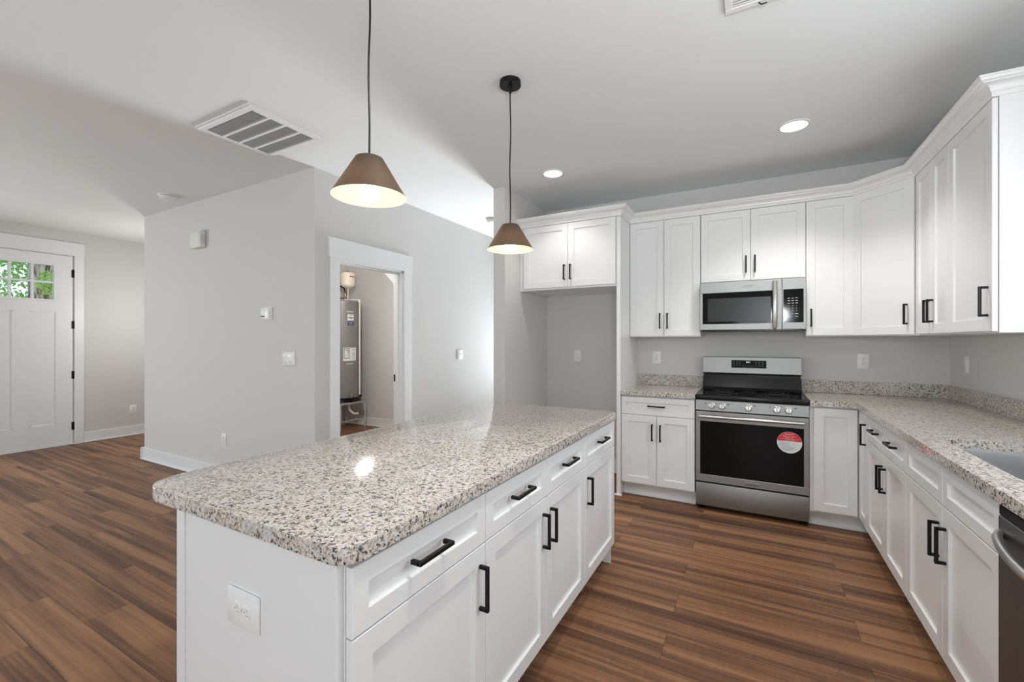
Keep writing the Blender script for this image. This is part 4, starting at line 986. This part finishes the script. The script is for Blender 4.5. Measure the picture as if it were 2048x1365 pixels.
for z, wd_, az in ((1.252, 0.075, AZ + 2), (1.238, 0.045, AZ + 2), (1.283, 0.016, AZ + 2)): patch('label_print', az, wd_, z - 0.004, z + 0.004, INK, tk, 0.0090)
for z, wd_ in ((1.185, 0.07), (1.17, 0.05), (1.15, 0.04)): patch('label_print', AZ + 2, wd_, z - 0.003, z + 0.003, INKG, tk, 0.0095)
patch('lower_access_panel', AZ, 0.115, 0.30, 0.555, GREYM, tk, 0.006, 0.006)
patch('panel_clip', AZ, 0.10, 1.335, 1.345, PLAST, tk, 0.008, 0.006); patch('panel_clip', AZ, 0.10, 0.560, 0.570, PLAST, tk, 0.008, 0.006)
patch('warning_label', AZ + 1, 0.205, 0.61, 0.805, PAPER, tk, 0.003)
patch('warning_frame', AZ - 11, 0.082, 0.645, 0.795, INK, tk, 0.0042); patch('warning_sheet', AZ - 11, 0.068, 0.655, 0.785, PAPER, tk, 0.0050)
for z, wd_ in ((0.772, 0.05), (0.755, 0.03), (0.735, 0.022), (0.712, 0.05), (0.70, 0.05), (0.688, 0.05), (0.676, 0.05)): patch('label_print', AZ - 11 + (4 if 0.73 < z < 0.76 else 0), wd_, z - 0.0022 - (0.004 if z > 0.73 else 0), z + 0.0022, INK if z > 0.73 else INKG, tk, 0.0056)
for z, wd_, m_ in ((0.78, 0.06, INKG), (0.76, 0.05, INKG), (0.72, 0.035, INK), (0.70, 0.02, INK), (0.69, 0.02, INK), (0.66, 0.07, INKG), (0.64, 0.07, INKG)): patch('label_print', AZ + 13, wd_, z - 0.003, z + 0.003, m_, tk, 0.0040)
a = R(AZ + 0)
mb = MB(); d = Vector((math.cos(a), math.sin(a), 0)); mb.cyl(d * 0.245 + Vector((0, 0, 0.105)), d * 0.30 + Vector((0, 0, 0.105)), 0.013, 14); mb.cyl(d * 0.285 + Vector((0, 0, 0.105)), d * 0.295 + Vector((0, 0, 0.06)), 0.009, 12)
mb.lathe([(0.024, 0), (0.026, 0.012), (0.012, 0.014)], 16, (d * 0.295 + Vector((0, 0, 0.105)), d)); mb.build('drain_valve', BRASS, r_)
# relief pipe down the right side
e = Vector((0.90, 0.43, 0))
mb = MB(); mb.tube([(0.05, 0.0, HH + 0.03), e * 0.255 + Vector((0, 0, HH + 0.03)), e * 0.272 + Vector((0, 0, HH + 0.02)), e * 0.275 + Vector((0, 0, HH)), e * 0.275 + Vector((0, 0, 0.09))], 0.0125, 12)
mb.lathe([(0.018, -0.02), (0.018, 0.025)], 14, (e * 0.27 + Vector((0, 0, HH + 0.01)), (0, 0, 1))); tag(mb.build('relief_pipe', CPVC, r_), 'cream pipe down the right side')
mb = MB(); mb.tube([(-0.05, -0.08, HH), (-0.05, -0.08, HH + 0.12), (-0.06, -0.06, HH + 0.19), (0.0, -0.02, HH + 0.235), (0.05, 0.0, HH + 0.20), (0.06, 0.01, HH + 0.13)], 0.011, 10); tag(mb.build('braided_hose', BLACK, r_), 'dark curved hose')
mb = MB(); mb.cyl((-0.05, -0.08, HH), (-0.05, -0.08, HH + 0.10), 0.016, 14); mb.cyl((0.06, 0.01, HH), (0.06, 0.01, HH + 0.13), 0.016, 14); mb.cyl((0.0, -0.03, HH + 0.06), (0.10, 0.02, HH + 0.06), 0.014, 14); mb.build('pipe_fittings', BRASS, r_)
r_ = root('expansion_tank', 'small cream expansion tank above the water heater', 'expansion tank', (-5.365, 4.60, zt + 0.006 + HH + 0.03))
mb = MB(); mb.cyl((0, 0, -0.026), (0, 0, 0.17), 0.013, 14); mb.lathe([(0.020, 0.09), (0.020, 0.13)], 6); mb.lathe([(0.019, 0.0), (0.019, 0.05)], 12); mb.build('pipe_fitting', BRASS, r_)
mb = MB(); mb.lathe([(0.0, 0.165), (0.04, 0.172), (0.08, 0.19), (0.100, 0.215), (0.103, 0.235), (0.103, 0.268), (0.105, 0.270), (0.105, 0.276), (0.103, 0.278), (0.103, 0.375), (0.094, 0.398), (0.06, 0.412), (0.0, 0.415)], 48); mb.build('tank_shell', CREAM, r_)
mb = MB(); mb.lathe([(0.028, 0.412), (0.028, 0.420), (0.018, 0.426), (0, 0.426)], 20); mb.build('valve_cap', BLACK, r_)
mb = MB(); bm = bmesh.new()
for k in range(6):
    p, q = R(-28 + k * 8), R(-28 + (k + 1) * 8); v = [bm.verts.new((0.1045 * math.cos(t_), 0.1045 * math.sin(t_), z)) for t_, z in ((p, 0.330), (q, 0.330), (q, 0.342), (p, 0.342))]; bm.faces.new(v)
mb.merge(bm); mb.build('label_print', INK, r_)
r_ = root('closet_bulb_holder', 'bare bulb holder on the closet ceiling', 'ceiling light', (-3.84, 3.32, HC))
mb = MB(); mb.lathe([(0.06, -0.0005), (0.055, -0.03), (0.022, -0.04), (0.02, -0.08)], 28); mb.build('lamp_holder', PLAST, r_)
mb = MB(); mb.cyl((0, 0, -0.38), (0, 0, -0.08), 0.004, 8); mb.lathe([(0, -0.50), (0.02, -0.49), (0.031, -0.465), (0.028, -0.44), (0.014, -0.40), (0.014, -0.38)], 20); mb.build('light_bulb', BULB, r_)
